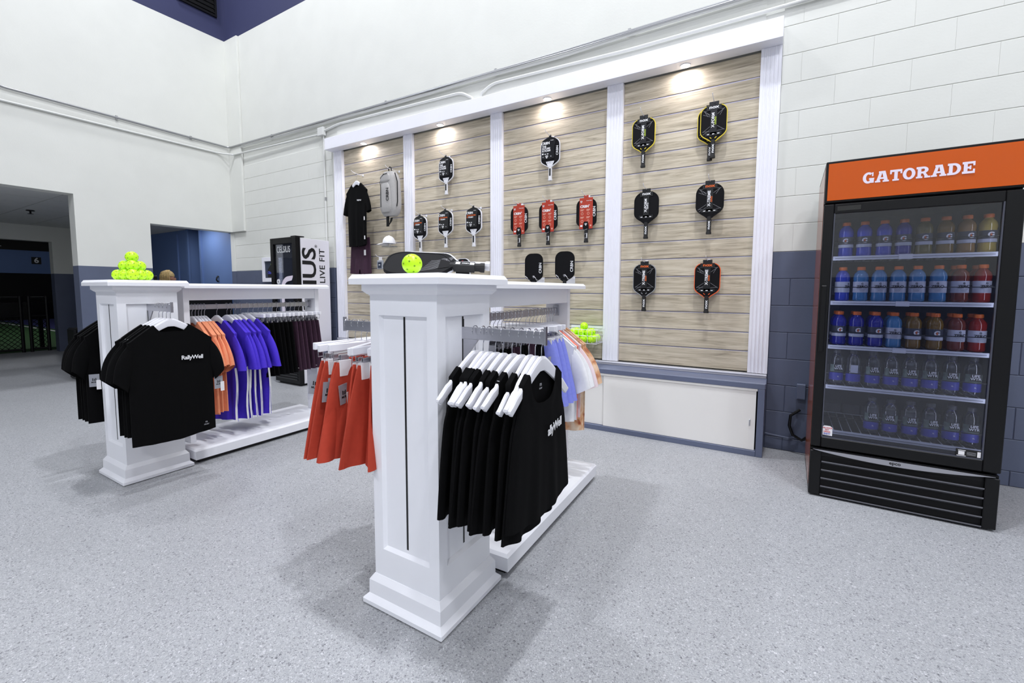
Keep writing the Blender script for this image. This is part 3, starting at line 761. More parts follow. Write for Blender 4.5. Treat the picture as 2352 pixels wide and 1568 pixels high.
def tee_mesh(seed, L=.70, half=.225, hem=None, amp=.012, waves=3, thick=.016, slv=.13, slen=.20):
    rnd = random.Random(seed); m = MB(); hem = hem or half*1.02
    sh = .227; fold = mk_fold(rnd, amp, waves); tl = rnd.uniform(-.012, .012)
    side = lambda v: sh + (hem-sh)*min(1, v*1.6) - .006*sin(pi*min(1, v*2)) 
    nk = .086
    def top(u): return sh_top(u*sh) + .006
    def ndip(depth):
        return lambda u: (depth*sqrt(max(0, 1-(u*sh/nk)**2)) if abs(u*sh) < nk else 0)
    bot = lambda u: -(L) + tl*u - .006*cos(pi*u)
    d = lambda u, v: max(.0115*min(1, max(0, (.5-v)*4)), (.006 + thick*(1-u*u)**.5*min(1, .25+v*1.5))*(.4+.6*min(1, (1-abs(u))*8+.15)))
    sheet_pair(m, top, bot, side, d, fold, 31, 22, neck={-1: ndip(.088), 1: ndip(.040)}, shut=nk/sh)
    for s in (-1, 1):   # sleeves: sheet from armhole to cuff
        A0 = Vector((s*(sh-.014), 0, sh_top(sh-.014)-.003)); A1 = Vector((s*(sh-.012), 0, sh_top(sh)-.20))
        C0 = Vector((s*(sh+slv*rnd.uniform(.86, 1.05)), 0, sh_top(sh)-slen*rnd.uniform(.97, 1.03)-.02)); C1 = Vector((s*(sh+.012), 0, sh_top(sh)-.20-.085))
        ph = rnd.uniform(0, 6)
        def Q(a, b, sg):   # a: armhole->cuff, b: top->under
            p0 = A0.lerp(C0, a) + Vector((s*.02*sin(pi*a), 0, .012*sin(pi*a))); p1 = A1.lerp(C1, a); p = p0.lerp(p1, b)
            th = (.005+.017*sin(pi*min(1, max(0, b)))**.6)*(.7+.5*a)
            return (p.x, sg*th + .004*sin(ph+5*b+4*a)*a + fold(s, .35), p.z)
        NA, NB = 8, 8
        Fr = [[Q(i/NA, j/NB, -1) for i in range(NA+1)] for j in range(NB+1)]
        Bk = [[Q(i/NA, 1-j/NB, 1) for i in range(NA+1)] for j in range(NB+1)]
        m.grid(Fr+Bk, closeu=True)
    return m
def tank_mesh(seed, L=.70, amp=.014, thick=.010):
    rnd = random.Random(seed); m = MB(); fold = mk_fold(rnd, amp, 3.2)
    def side(v):
        if v < .30: return .148 + .035*(v/.30)**2.2
        return .183 + .052*((v-.30)/.70)**.8
    def top(u): return sh_top(u*.148) + .005
    nk = .098
    ndip = lambda dep: (lambda u: dep*(max(0, 1-(u*.148/nk)**2))**.55 if abs(u*.148) < nk else 0)
    bot = lambda u: -L + .03*u*u*rnd_s
    rnd_s = rnd.uniform(.3, 1)
    d = lambda u, v: max(.0096*min(1, max(0, (.3-v)*5)), .004 + thick*(1-u*u)**.5*min(1, .2+v*1.6))
    sheet_pair(m, top, bot, side, d, fold, 35, 24, neck={-1: ndip(.165), 1: ndip(.05)}, shut=nk/.148)
    return m
def shorts_mesh(seed, L=.44, waist=.155, hem=.225, z0=-.172, amp=.012, thick=.012, split=.06):
    rnd = random.Random(seed); m = MB(); fold = mk_fold(rnd, amp, 2.6)
    side = lambda v: waist + (hem-waist)*(v**.85)
    top = lambda u: z0 - .004*cos(pi*u)
    bot = lambda u: z0 - L + .012*abs(u) + (split if abs(u) < .05 else 0)
    d = lambda u, v: .004 + thick*(1-u*u)**.5*(.5+.8*v)
    sheet_pair(m, top, bot, side, d, fold, 29, 16, shut=0)
    return m
def hang_tag(parent, loc, rot=(0,0,0), white=True, brand=True):
    g = obj('hang_tag', MB().box(-.027, .027, -.0008, .0008, -.085, 0), 'tag grey', parent, loc, rot)
    if brand:
        for dx in (-.008, 0, .008): obj('mark_bar', MB().box(dx-.0022, dx+.0022, -.0016, -.0008, -.045, -.03+(.003 if dx else 0)), 'print black', g)
        text('MUEV', .0125, 'print black', g, (0, -.0013, -.055), bold=.02)
    if white: obj('price_label', MB().box(.01, .034, -.004, -.0028, -.105, -.04), 'paper white', g)
    return g
# ================================================================ CLOTHES ON BARS AND RAILS
R90 = radians(90)
# --- black tank tops on the right pedestal (front faces +x)
tank_x = [-.968, -.932, -.905, -.876, -.843, -.806, -.768, -.738, -.710, -.686]
GT = 'black tank tops on the right pedestal bar'; GTH = 'white hangers with black tank tops'
tms = []
for s in range(4):
    me = tank_mesh(100+s, L=.65+.012*s, amp=.012 if s else .006).mesh('tank', 60); me.materials.append(MATS['black cloth']); tms.append(me)
for i, x in enumerate(tank_x):
    n = ORD[i]; last = i == len(tank_x)-1
    rz = R90 + radians(R.uniform(-4, 4) if not last else 0)
    p = (x, PM[1], ZA+.0005)
    hanger('white hanger of the front black tank top nearest the bar end' if last else 'white hanger of the %s black tank top counting from the pedestal' % n, p, rz, GTH, radians(R.uniform(-2.5, 2.5)))
    lab = 'front black tank top with white lettering at the bar end' if last else 'plain black tank top, %s from the right pedestal' % n
    g = obj('tank_top', tms[0 if last else 1+i % 3], None, None, p, (0, 0, rz)); tag(g, lab, 'tank top', GT)
    if last:
        text('allyWell', .046, 'print white', g, (.075, -.019, -.352), (0, radians(-4), radians(4)), bold=.018, spacing=.92)
        text('m', .02, 'print grey', g, (-.005, .0005, -.185), bold=.02, name='neck_print'); text('MUEV', .008, 'print grey', g, (-.005, .0005, -.200), name='neck_print')
# --- rust shorts on the other side of the pedestal
GS = 'rust shorts on the right pedestal'
sms = []
for s in range(3):
    me = shorts_mesh(200+s, L=.41, waist=.15, hem=.255, amp=.014, thick=.018).mesh('shorts', 60); me.materials.append(MATS['rust cloth']); sms.append(me)
def band_cards(parent, w=.115, z=-.165, cw=.028):
    for s in (-1, 1): obj('waist_card', MB().box(s*w-cw, s*w+cw, -.012, .012, z-.062, z+.006, .001), 'paper white', parent)
sx_ = [-1.685, -1.640, -1.600, -1.562, -1.520, -1.478, -1.436]
for i, x in enumerate(sx_):
    rz = R90 + radians([3, -4, 4, -6, 16, 34, -3][i]); p = (x, PM[1], ZA+.0005)
    q = len(sx_)-1-i
    clip_hanger('white clip hanger of the %s pair of rust shorts from the pedestal' % ORD[q], p, rz, 'white clip hangers with rust shorts', radians(R.uniform(-3, 3)))
    g = thing('shorts', 'flared rust red shorts with white waist cards, %s from the pedestal' % ORD[q], 'shorts', p, (0, 0, rz), GS)
    obj('cloth', sms[i % 3], None, g); band_cards(g)
    if i in (0, 1, 2, 3): hang_tag(g, (-.165+.03*(i % 2), -.018 if i % 2 else .02, -.23-.01*i), (0, radians(6*(-1)**i), radians(-60 + 25*i)))
    if i == 5: hang_tag(g, (.03, -.03, -.23), (0, radians(-4), radians(70)))
# --- black tees on the left pedestal
GB = 'black tees at the left pedestal'
tees = []
for s in range(4):
    me = tee_mesh(300+s, L=.86 if s == 0 else .82, half=.235, hem=.232, amp=.007 if s == 0 else .012, slv=.085).mesh('tee', 60); me.materials.append(MATS['black cloth']); tees.append(me)
for i, x in enumerate((-3.270, -3.325, -3.378, -3.430)):
    lab = 'front black tee with white chest lettering on the left pedestal' if i == 0 else 'black tee with a grey shoulder strip, %s behind the front one' % ORD[i-1]
    p = (x, PL[1], ZAL+.0005); rz = R90 + radians((0, -3, 2, -4)[i])
    hanger('white hanger of the front lettered black tee' if i == 0 else 'white hanger of the %s black tee behind the lettered one' % ORD[i-1], p, rz, 'white hangers with black tees')
    g = thing('tee_shirt', lab, 'shirt', p, (0, 0, rz), GB); obj('cloth', tees[i], None, g)
    if i == 0:
        text('RallyWell', .036, 'print white', g, (.10, -.0285, -.345), (0, radians(2), 0), bold=.018, spacing=.92)
        text('m', .022, 'print grey', g, (0, .004, -.185), bold=.02, name='neck_print'); text('MUEV', .009, 'print grey', g, (0, .004, -.201), name='neck_print')
        text('m', .018, 'print grey', g, (.165, -.026, -.79), bold=.02, name='hem_print'); text('MUEV', .012, 'print grey', g, (.165, -.026, -.808), name='hem_print')
        hang_tag(g, (.262, -.004, -.50), (0, 0, 0))
    else:
        for s in (-1, 1):
            a = Vector((s*.10, 0, sh_top(.10))); b = Vector((s*.20, 0, sh_top(.20)))
            obj('shoulder_strip', MB().tube([a+Vector((0, 0, -.001)), b+Vector((0, 0, -.001))], .0065, 6), 'print grey', g)
for i, x in enumerate((-3.975, -4.03, -4.09, -4.15)):
    p = (x, PL[1], ZAL+.0005); rz = -R90 + radians((3, -3, 2, -2)[i])
    hanger('white hanger of the %s black tee behind the left pedestal' % ORD[i], p, rz, 'white hangers behind the left pedestal')
    g = thing('tee_shirt', 'black tee hanging behind the left pedestal, %s from it' % ORD[i], 'shirt', p, (0, 0, rz), GB); obj('cloth', tees[1+i % 3], None, g)
    if i in (0, 2): hang_tag(g, (.20, .03, -.48-.03*i), (0, 0, radians(150)))
# --- left rack: peach tees, purple dresses, black and plum shorts
def on_rail(which, y, fn): return fn(railpt(which, y))
pe = []
for s in range(3):
    me = tee_mesh(400+s, L=.84, amp=.010, thick=.008, slv=.105).mesh('tee', 60); me.materials.append(MATS['peach cloth']); pe.append(me)
for i, y in enumerate((1.668, 1.69, 1.713, 1.733, 1.755)):
    p = railpt('L', y-RL[1]); rz = radians((-2, 3, -1, 2, 4)[i]+2)
    hanger('white hanger of the %s peach tee from the left pedestal' % ORD[i], p, rz, 'white hangers with peach tees')
    g = thing('tee_shirt', 'peach tee on the left rack, %s from the pedestal' % ORD[i], 'shirt', p, (0, 0, rz), 'peach tees on the left rack'); obj('cloth', pe[i % 3], None, g)
    obj('shoulder_strip', MB().tube([Vector((.09, 0, sh_top(.09)-.002)), Vector((.2, 0, sh_top(.2)-.002))], .006, 6), mat('strip taupe', (176,160,150), .8), g)
    if i == 0: hang_tag(g, (.226, -.02, -.50), (0, 0, radians(55)))
pu = []
for s in range(3):
    me = tee_mesh(430+s, L=.93, half=.20, hem=.205, amp=.012, thick=.014, slv=.115, slen=.26).mesh('dress', 60); me.materials.append(MATS['purple cloth']); pu.append(me)
for i, y in enumerate((1.845, 1.922, 1.953, 1.985, 2.03, 2.092)):
    p = railpt('L', y-RL[1]); rz = radians((5, 8, 6, 9, 8, 12)[i])
    hanger('white hanger of the %s purple dress from the peach tees' % ORD[i], p, rz, 'white hangers with purple dresses')
    g = thing('dress', 'purple short sleeved dress with white side stripe, %s from the peach tees' % ORD[i], 'dress', p, (0, 0, rz), 'purple dresses on the left rack'); obj('cloth', pu[i % 3], None, g)
    for s in (1,):
        st = MB(); rows = []
        for k in range(13):
            v = k/12; z = -.50 - .43*v; a = .205+.004*sin(6*v)
            rows.append([(a+.0035, -.009+.006*sin(5*v+i), z), (a+.006, 0.0+.006*sin(5*v+i), z), (a+.0035, .009+.006*sin(5*v+i), z)])
        st.grid(rows); obj('side_stripe', st, 'white cloth', g)
        cs = MB(); cs.tube([(.21, .001, -.50), (.212, .002, -.93)], .0012, 4); obj('stripe_seam', cs, 'purple cloth', g)
bs = []
for s in range(3):
    me = shorts_mesh(450+s, L=.46, waist=.15, hem=.20, amp=.012, thick=.014).mesh('shorts', 60); me.materials.append(MATS['black cloth']); bs.append(me)
ps = []
for s in range(3):
    me = shorts_mesh(470+s, L=.45, waist=.15, hem=.20, amp=.014, thick=.014).mesh('shorts', 60); me.materials.append(MATS['plum cloth']); ps.append(me)
for i in range(7):
    y = 2.135 + .042*i; p = railpt('L', y-RL[1]); rz = radians(R.uniform(-3, 6))
    clip_hanger('white clip hanger of the %s black shorts on the left rack' % ORD[i], p, rz, 'clip hangers with black shorts')
    g = obj('shorts', bs[i % 3], None, None, p, (0, 0, rz)); tag(g, 'black shorts on the left rack, %s after the purple dresses' % ORD[i], 'shorts', 'black shorts on the left rack')
for i in range(6):
    y = 2.432 + .043*i; p = railpt('L', y-RL[1]); rz = radians(R.uniform(-3, 6))
    clip_hanger('white clip hanger of the %s plum shorts on the left rack' % ORD[i], p, rz, 'clip hangers with plum shorts')
    g = thing('shorts', 'plum shorts at the far end of the left rack, %s after the black ones' % ORD[i], 'shorts', p, (0, 0, rz), 'plum shorts on the left rack'); obj('cloth', ps[i % 3], None, g)
    if i in (0, 4): obj('hem_label', MB().box(.165, .180, -.016, -.0145, -.590, -.585), 'print white', g)
# --- right rack
for i in range(13):
    y = .132 + .041*i; p = railpt('M', y); rz = RMZ + radians(R.uniform(-4, 4)); plum = i in (4, 5, 8, 9)
    clip_hanger('white clip hanger of the %s dark shorts on the right rack' % ORD[i], p, rz, 'clip hangers with dark shorts on the right rack')
    g = obj('shorts', (ps if plum else bs)[i % 3], None, None, p, (0, 0, rz)); tag(g, '%s shorts on the right rack, %s from its near post' % ('plum' if plum else 'black', ORD[i]), 'shorts', 'dark shorts on the right rack')
ls = []
for s in range(2):
    me = shorts_mesh(480+s, L=.38, waist=.17, hem=.268, amp=.014, thick=.036).mesh('shorts', 60); me.materials.append(MATS['lavender cloth']); ls.append(me)
for i in range(4):
    p = railpt('M', .70 + .048*i); rz = RMZ + radians((4, -3, 3, 6)[i])
    clip_hanger('white clip hanger of the %s lavender shorts' % ORD[i], p, rz, 'clip hangers with lavender shorts')
    g = thing('shorts', 'lavender shorts with white waist card on the right rack, %s from the near post' % ORD[i], 'shorts', p, (0, 0, rz), 'lavender shorts on the right rack'); obj('cloth', ls[i % 2], None, g)
    band_cards(g, .140)
    if i < 2: hang_tag(g, (.17, -.015, -.26), (0, 0, radians(60)), white=True)
for i, (col, lab, yy) in enumerate((('white', 'white tee beside the lavender shorts on the right rack', .900), ('white', 'second white tee behind the first on the right rack', .935), ('coral', 'coral tee between the white and blush tees', .968), ('blush', 'pale blush tee on the right rack next to the tie-dye', 1.005), ('tiedye', 'rust and cream tie-dye tee, nearer of the two', 1.048), ('tiedye', 'rust and cream tie-dye tee nearest the far post', 1.092))):
    me = tee_mesh(500+i, L=.80 if col == 'tiedye' else .70, amp=.010, thick=.010, slv=.04 if col == 'coral' else .12, slen=.22).mesh('tee', 60); me.materials.append(MATS['tiedye'] if col == 'tiedye' else cloth(col))
    p = railpt('M', yy); rz = RMZ + radians((2, 4, -2, 3, 6, 3)[i])
    hanger('white hanger of the ' + lab, p, rz, 'white hangers at the far end of the right rack')
    g = obj('tee_shirt', me, None, None, p, (0, 0, rz)); tag(g, lab, 'shirt', 'tees on the right rack')
# ================================================================ PADDLES
def outline(w, hh, taper, n=8, top_r=.075, th=.022):
    """head outline in (x, z): z 0 = top of head, going down; ends at throat half width th"""
    h = w/2; pts = []
    for k in range(n+1):      # top left corner -> along top to the right
        a = pi - (pi/2)*k/n; pts.append((-h+top_r+top_r*cos(a), -top_r+top_r*sin(a)))
    for k in range(n+1):
        a = pi/2 - (pi/2)*k/n; pts.append((h-top_r+top_r*cos(a), -top_r+top_r*sin(a)))
    zb = -hh
    # right shoulder: bezier from (h, -(hh-taper)) to (th, -hh)
    def bz(p0, p1, p2, p3, k): u = k/n; return tuple(p0[i]*(1-u)**3+3*p1[i]*u*(1-u)**2+3*p2[i]*u*u*(1-u)+p3[i]*u**3 for i in (0, 1))
    q = [bz((h, zb+taper), (h, zb+taper*.45), (th+.02, zb+taper*.28), (th, zb), k) for k in range(n+1)]
    pts += q; pts += [(-x, z) for x, z in q[::-1]]
    return pts
def grow(pts, d):
    cx = 0; cz = sum(p[1] for p in pts)/len(pts); out = []
    for x, z in pts:
        v = Vector((x-cx, z-cz)); L = v.length; v = v*((L+d)/L); out.append((cx+v.x, cz+v.y))
    return out
def ring(m, outer, inner, y0, y1):
    n = len(outer)
    vs = [(p[0], y0, p[1]) for p in outer]+[(p[0], y0, p[1]) for p in inner]+[(p[0], y1, p[1]) for p in outer]+[(p[0], y1, p[1]) for p in inner]
    fs = []
    for i in range(n):
        j = (i+1) % n
        fs += [(i, j, n+j, n+i), (2*n+i, 3*n+i, 3*n+j, 2*n+j), (i, 2*n+i, 2*n+j, j), (n+i, n+j, 3*n+j, 3*n+i)]
    m.add(vs, fs)
PSPEC = {
 'nox':  dict(w=.200, hh=.285, taper=.085, top_r=.062, hl=.132),
 'noxr': dict(w=.212, hh=.275, taper=.095, top_r=.080, hl=.132),
 'crbn': dict(w=.198, hh=.285, taper=.075, top_r=.070, hl=.125),
 'crbw': dict(w=.206, hh=.275, taper=.075, top_r=.070, hl=.130),
}
_pm = {}
def paddle_mesh(kind):
    if kind in _pm: return _pm[kind]
    s = PSPEC[kind]; o = outline(s['w'], s['hh'], s['taper'], top_r=s['top_r']); inn = grow(o, -.006)
    face = MB().prism(inn, -.0065, .0065, 'y'); edge = MB(); ring(edge, o, inn, -.0078, .0078)
    zb = -s['hh']; hl = s['hl']
    def octo(w, d): return [(-w, -d*.5), (-w*.6, -d), (w*.6, -d), (w, -d*.5), (w, d*.5), (w*.6, d), (-w*.6, d), (-w, d*.5)]
    h = MB(); rows = []
    for w, d, z in ((.0155, .0125, zb+.012), (.0165, .0135, zb-.01), (.0165, .0135, zb-hl+.022), (.0195, .016, zb-hl+.014), (.0195, .016, zb-hl)):
        rows.append([(x, y, z) for x, y in octo(w, d)]+[(octo(w, d)[0][0], octo(w, d)[0][1], z)])
    h.grid(rows); nn = len(h.v); h.f += [tuple(range(0, 8)), tuple(range(nn-9, nn-1))]
    th = MB().prism([(-.045, zb+.055), (.045, zb+.055), (.022, zb+.004), (-.022, zb+.004)], -.0082, .0082, 'y')
    _pm[kind] = (face, edge, h, th); return _pm[kind]
_pmm = {}
def pm(kind, i, m):
    k = (kind, i, m)
    if k not in _pmm:
        me = paddle_mesh(kind)[i].mesh(('face', 'edge_guard', 'handle', 'throat')[i], 40); me.materials.append(MATS[m]); _pmm[k] = me
    return _pmm[k]
def lines(parent, segs, m, y, r=.0009, name='printed_line'):
    b = MB()
    for (x0, z0, x1, z1) in segs:
        d = Vector((x1-x0, z1-z0)); n = Vector((-d.y, d.x)).normalized()*r
        b.add([(x0+n.x, y, z0+n.y), (x1+n.x, y, z1+n.y), (x1-n.x, y, z1-n.y), (x0-n.x, y, z0-n.y)], [(0, 1, 2, 3)])
    return obj(name, b, m, parent)
def trefoil(parent, x, y, z, r, m):
    b = MB()
    for a in (90, 210, 330):
        cx, cz = x+r*.95*cos(radians(-a)), z+r*.95*sin(radians(-a)); n = 12
        o = [(cx+r*cos(2*pi*k/n), cz+r*sin(2*pi*k/n)) for k in range(n)]; i_ = [(cx+r*.5*cos(2*pi*k/n), cz+r*.5*sin(2*pi*k/n)) for k in range(n)]
        vs = [(p[0], y, p[1]) for p in o]+[(p[0], y, p[1]) for p in i_]
        b.add(vs, [(k, (k+1) % n, n+(k+1) % n, n+k) for k in range(n)])
    return obj('emblem', b, m, parent)
def nox(label, loc, edge, text2, col2, word, group, logo='print white', kind='nox', plain=False, lines_m='print grey', lean=0):
    t = thing('pickleball_paddle', label, 'paddle', loc, (radians(lean), 0, 0), group); s = PSPEC[kind]; zb = -s['hh']
    obj('face', pm(kind, 0, 'paddle black'), None, t); obj('edge_guard', pm(kind, 1, edge), None, t); obj('handle', pm(kind, 2, 'grip black'), None, t); obj('throat', pm(kind, 3, 'paddle black'), None, t)
    c = MB(); c.box(-.055, .055, -.0098, -.0085, -.042, -.002); c.box(-.036, .036, -.0098, -.0085, -.002, .026); c.box(-.024, .024, -.0098, -.0085, zb+.055, -.042); c.box(-.06, .06, -.0098, -.0085, zb+.045, zb+.072)
    cd = obj('sleeve_card', c, 'card black', t)
    text('nox', .034, logo, cd, (0, -.0105, -.017), bold=.03, sx=1.35)
    text(word, .030, 'print white', cd, (-.004, -.0105, -.118), (0, radians(-90), 0), bold=.028, sx=1.05)
    if text2: text(text2, .017, col2, cd, (.014, -.0105, -.125), (0, radians(-90), 0), bold=.02)
    for x in (-.038, 0, .038): obj('card_icon', MB().box(x-.008, x+.008, -.0106, -.0099, zb+.054, zb+.060), 'print white', cd)
    text('nox', .030, 'print white', t, (0, -.0145, zb-.060), (0, radians(-90), 0), bold=.02, sx=1.5)
    if not plain:
        w = s['w']/2
        sg = []
        for sx in (-1, 1):
            sg += [(sx*.026, -.075, sx*(w-.02), -.035), (sx*.026, -.165, sx*(w-.018), -.205), (sx*.026, -.040, sx*(w-.03), -.040), (sx*(w-.03), -.040, sx*.045, -.085), (sx*.026, -.205, sx*(w-.02), -.200)]
        sg += [(-.026, -.09, -(w-.02), -.065), (-.026, -.19, -(w-.02), -.225), (-.05, -.06, -.03, -.08)]
        lines(t, sg, lines_m, -.0068)
    for sx in (-1, 1): obj('throat_tab', MB().prism([(sx*.026, zb+.03), (sx*.012, zb+.020), (sx*.012, zb+.026), (sx*.024, zb+.036)], -.0092, -.0084), edge, t)
    return t
def crbn_white(label, loc, group, top=True, cards=True):
    kind = 'crbw'; t = thing('pickleball_paddle', label, 'paddle', loc, (0, 0, 0), group); zb = -PSPEC[kind]['hh']
    obj('face', pm(kind, 0, 'paddle black'), None, t); obj('edge_guard', pm(kind, 1, 'edge white'), None, t); obj('handle', pm(kind, 2, 'grip white'), None, t); obj('throat', pm(kind, 3, 'edge white'), None, t)
    if not cards: return t
    c = MB().prism([(-.085, -.02), (-.06, -.004), (-.012, .012), (-.012, .03), (.012, .03), (.012, .012), (.05, -.002), (.062, -.012), (.045, -.10), (.042, -.195), (-.092, -.195), (-.094, -.06)], -.0105, -.0088)
    cd = obj('sleeve_card', c, 'card black', t); y = -.0112
    text('CRBN', .034, 'print white', cd, (-.048, y, -.045), bold=.03); text('TruFoam', .009, 'print white', cd, (.02, y, -.022))
    if top:
        for k, q in enumerate(('THE', 'FUTURE', 'IS FOAM')): text(q, .024, 'print white', cd, (-.085, y, -.075-.021*k), bold=.03, align='LEFT')
    else:
        text('YOUR POWER', .018, 'print orange', cd, (-.085, y, -.072), bold=.03, align='LEFT'); text('IS', .018, 'print orange', cd, (-.085, y, -.090), bold=.03, align='LEFT'); text('FOAM+', .02, 'print white', cd, (-.065, y, -.091), bold=.03, align='LEFT')
    for k, x in enumerate((-.078, -.052, -.025)): obj('card_icon', MB().box(x-.008, x+.008, y, y+.0006, -.150, -.143 if k else -.136), 'print white', cd)
    trefoil(cd, -.035, y, -.172, .0085, 'print white')
    for x in (-.075, .01): obj('card_icon', MB().box(x-.005, x+.005, y, y+.0006, -.178, -.167), 'print grey', cd)
    text('CRBN', .030, 'print white', t, (.076, -.0072, -.125), (0, radians(-90), 0), bold=.01, sx=1.15)
    for k, x in enumerate((-.024, 0, .024)): text('oSi'[k], .016, 'print black', t, (x, -.0088, zb+.042), bold=.02)
    obj('grip_label', MB().box(-.006, .011, -.0148, -.0138, zb-.085, zb-.015), 'print black', t)
    return t
def crbn_red(label, loc, group):
    kind = 'crbn'; t = thing('pickleball_paddle', label, 'paddle', loc, (0, 0, 0), group); zb = -PSPEC[kind]['hh']
    obj('face', pm(kind, 0, 'paddle black'), None, t); obj('edge_guard', pm(kind, 1, 'paddle black'), None, t); obj('handle', pm(kind, 2, 'grip black'), None, t)
    c = MB().box(-.066, .066, -.0105, -.009, -.283, .006).box(-.023, .023, -.0105, -.009, .006, .030)
    cd = obj('sleeve_card', c, 'card red', t); y = -.0112
    text('CRBN', .032, 'print white', cd, (-.016, y, -.075), bold=.035); trefoil(cd, -.048, y, -.028, .006, 'print white'); text('Power Series', .010, 'print white', cd, (.030, y, -.022), bold=.02); text('1X', .012, 'print white', cd, (.030, y, -.064), bold=.02)
    pale = mat('print pink', (226,168,150), .7)
    for x in (-.038, .022):
        for k, z in enumerate((-.103, -.172)): obj('card_text', MB().box(x-.018, x+.018, y, y+.0005, z-.003, z+.003).box(x-.018, x+.010, y, y+.0005, z-.012, z-.007), pale, cd)
        n = 12
        for z in (-.140, -.212):
            rg = MB()
            o = [(x+.012*cos(2*pi*k/n), z+.014*sin(2*pi*k/n)) for k in range(n)]; i_ = [(x+.008*cos(2*pi*k/n), z+.010*sin(2*pi*k/n)) for k in range(n)]
            rg.add([(p[0], y, p[1]) for p in o+i_], [(k, (k+1) % n, n+(k+1) % n, n+k) for k in range(n)])
            obj('card_icon', rg, pale, cd)
    obj('card_icon', MB().box(-.056, -.034, y, y+.0005, -.262, -.246), 'print white', cd); obj('card_icon', MB().box(.040, .054, y, y+.0005, -.262, -.246), pale, cd)
    obj('throat', MB().prism([(-.022, zb+.062), (-.016, zb+.070), (.016, zb+.070), (.022, zb+.062), (.030, zb+.012), (.020, zb-.004), (-.020, zb-.004), (-.030, zb+.012)], -.0135, .009), 'paddle black', t)
    trefoil(t, 0, -.0140, zb+.045, .0065, 'print white')
    for z in (-.012, -.05, -.088): obj('grip_wrap_mark', MB().prism([(-.016, zb+z), (.016, zb+z+.010), (.016, zb+z+.014), (-.016, zb+z+.004)], -.0142, -.0137), 'print grey', t)
    obj('grip_label', MB().box(.008, .0165, -.0142, -.0137, zb-.085, zb-.04), 'print white', t)
    text('CRBN', .036, 'print white', t, (.080, -.0072, -.125), (0, radians(-90), 0), bold=.012, sx=1.0)
    return t
def crbn_bare(label, loc, group, red=False):
    kind = 'crbn'; t = thing('pickleball_paddle', label, 'paddle', loc, (0, 0, 0), group); zb = -PSPEC[kind]['hh']
    obj('face', pm(kind, 0, 'paddle black'), None, t); obj('edge_guard', pm(kind, 1, 'edge white' if red else 'paddle black'), None, t); obj('handle', pm(kind, 2, 'grip black'), None, t)
    if not red:
        text('CRBN', .040, 'print white', t, (.076, -.0072, -.145), (0, radians(-90), 0), bold=.012); trefoil(t, 0, -.0072, zb+.055, .0075, 'print grey')
    else: obj('emblem', MB().box(-.008, .008, -.0075, -.0067, -.045, -.025), 'print red', t)
    return t
def slat_hook(label, x, z, ylen):
    t = thing('slat_hook', label, 'hook', (x, YF, z), group='white wire hooks on the slats')
    obj('bracket', MB().box(-.012, .012, -.003, .0, -.012, .014, .001), 'hanger white', t)
    obj('wire', MB().tube([(0, -.002, .004), (0, -.05, -.003), (0, -max(.13, ylen), .002), (0, -max(.13, ylen)-.045, .012), (0, -max(.13, ylen)-.06, .028)], .0028, 6), 'hanger white', t)
    return t
GN = 'black paddles in the right bay'; GC = 'white edged paddles'; GR = 'paddles with red cards'
def place(x4, z4, Y):  # numbers were read on the plane y = 4.0; keep the same sight line at depth Y
    return (x4*Y/4.0, Y, 1.27 + (z4-1.27)*Y/4.0)
YH = 4.05
for lab, x, z, edge, t2, c2, wd, kind, plain, logo in (
    ('yellow edged paddle, upper left of the right bay', -1.035, 2.745, 'edge yellow', 'GENIUS', 'print lime', 'X-FORM', 'nox', False, 'print white'),
    ('yellow edged paddle, upper right of the right bay, front of a pair', -.482, 2.744, 'edge yellow', 'LEGEND', 'print lime', 'X-FORM', 'nox', False, 'print white'),
    ('all black paddle with white lettering, middle left of the right bay', -.996, 2.121, 'paddle black', 'TEMPLE', 'print white', 'X-FORM', 'noxr', True, 'print white'),
    ('black round headed paddle with orange logo, middle right of the right bay', -.490, 2.129, 'paddle black', 'SERIES', 'print orange', 'X-TREME', 'noxr', False, 'print orange'),
    ('grey edged paddle with orange logo, lower left of the right bay', -.996, 1.496, 'edge grey', 'SERIES', 'print orange', 'X-TREME', 'nox', False, 'print orange'),
    ('orange edged paddle, lower right of the right bay', -.487, 1.493, 'edge orange', 'SERIES', 'print orange', 'X-TREME', 'nox', False, 'print orange')):
    p = place(x, z, YH); nox(lab, p, edge, t2, c2, wd, GN, logo, kind, plain)
    slat_hook('wire hook of the ' + lab.split(', front')[0].replace(' with orange logo', ''), p[0], p[2]+.022, YF-YH+.02)
p = place(-.502, 2.738, YH+.022); nox('yellow edged paddle just behind the upper right one', (p[0]-.002, p[1], p[2]-.014), 'edge yellow', 'LEGEND', 'print lime', 'X-FORM', GN)
for lab, x, z, top, n in (
    ('white edged paddle alone at the top of the second bay', -3.209, 2.732, True, 1),
    ('white edged paddle alone at the top of the third bay', -1.925, 2.729, True, 1),
    ('leftmost white edged paddle with orange card print, second bay', -3.602, 2.119, False, 2),
    ('middle white edged paddle with orange card print, second bay', -3.222, 2.150, False, 2),
    ('rightmost white edged paddle with orange card print, second bay', -2.835, 2.145, False, 3)):
    y = YH - (.024*n if n > 1 else 0); p = place(x, z, y)
    crbn_white(lab, p, GC, top); slat_hook('wire hook of the ' + lab.replace(' with orange card print', ''), p[0], p[2]+.024, YF-y+.02)
    for k in range(1, n):
        q = place(x, z, y+.026*k); crbn_white('paddle hanging %s behind the %s' % ('directly' if k == 1 else 'furthest', lab.replace(' with orange card print', '')), (q[0]+.002, q[1], q[2]), GC, top, cards=False)
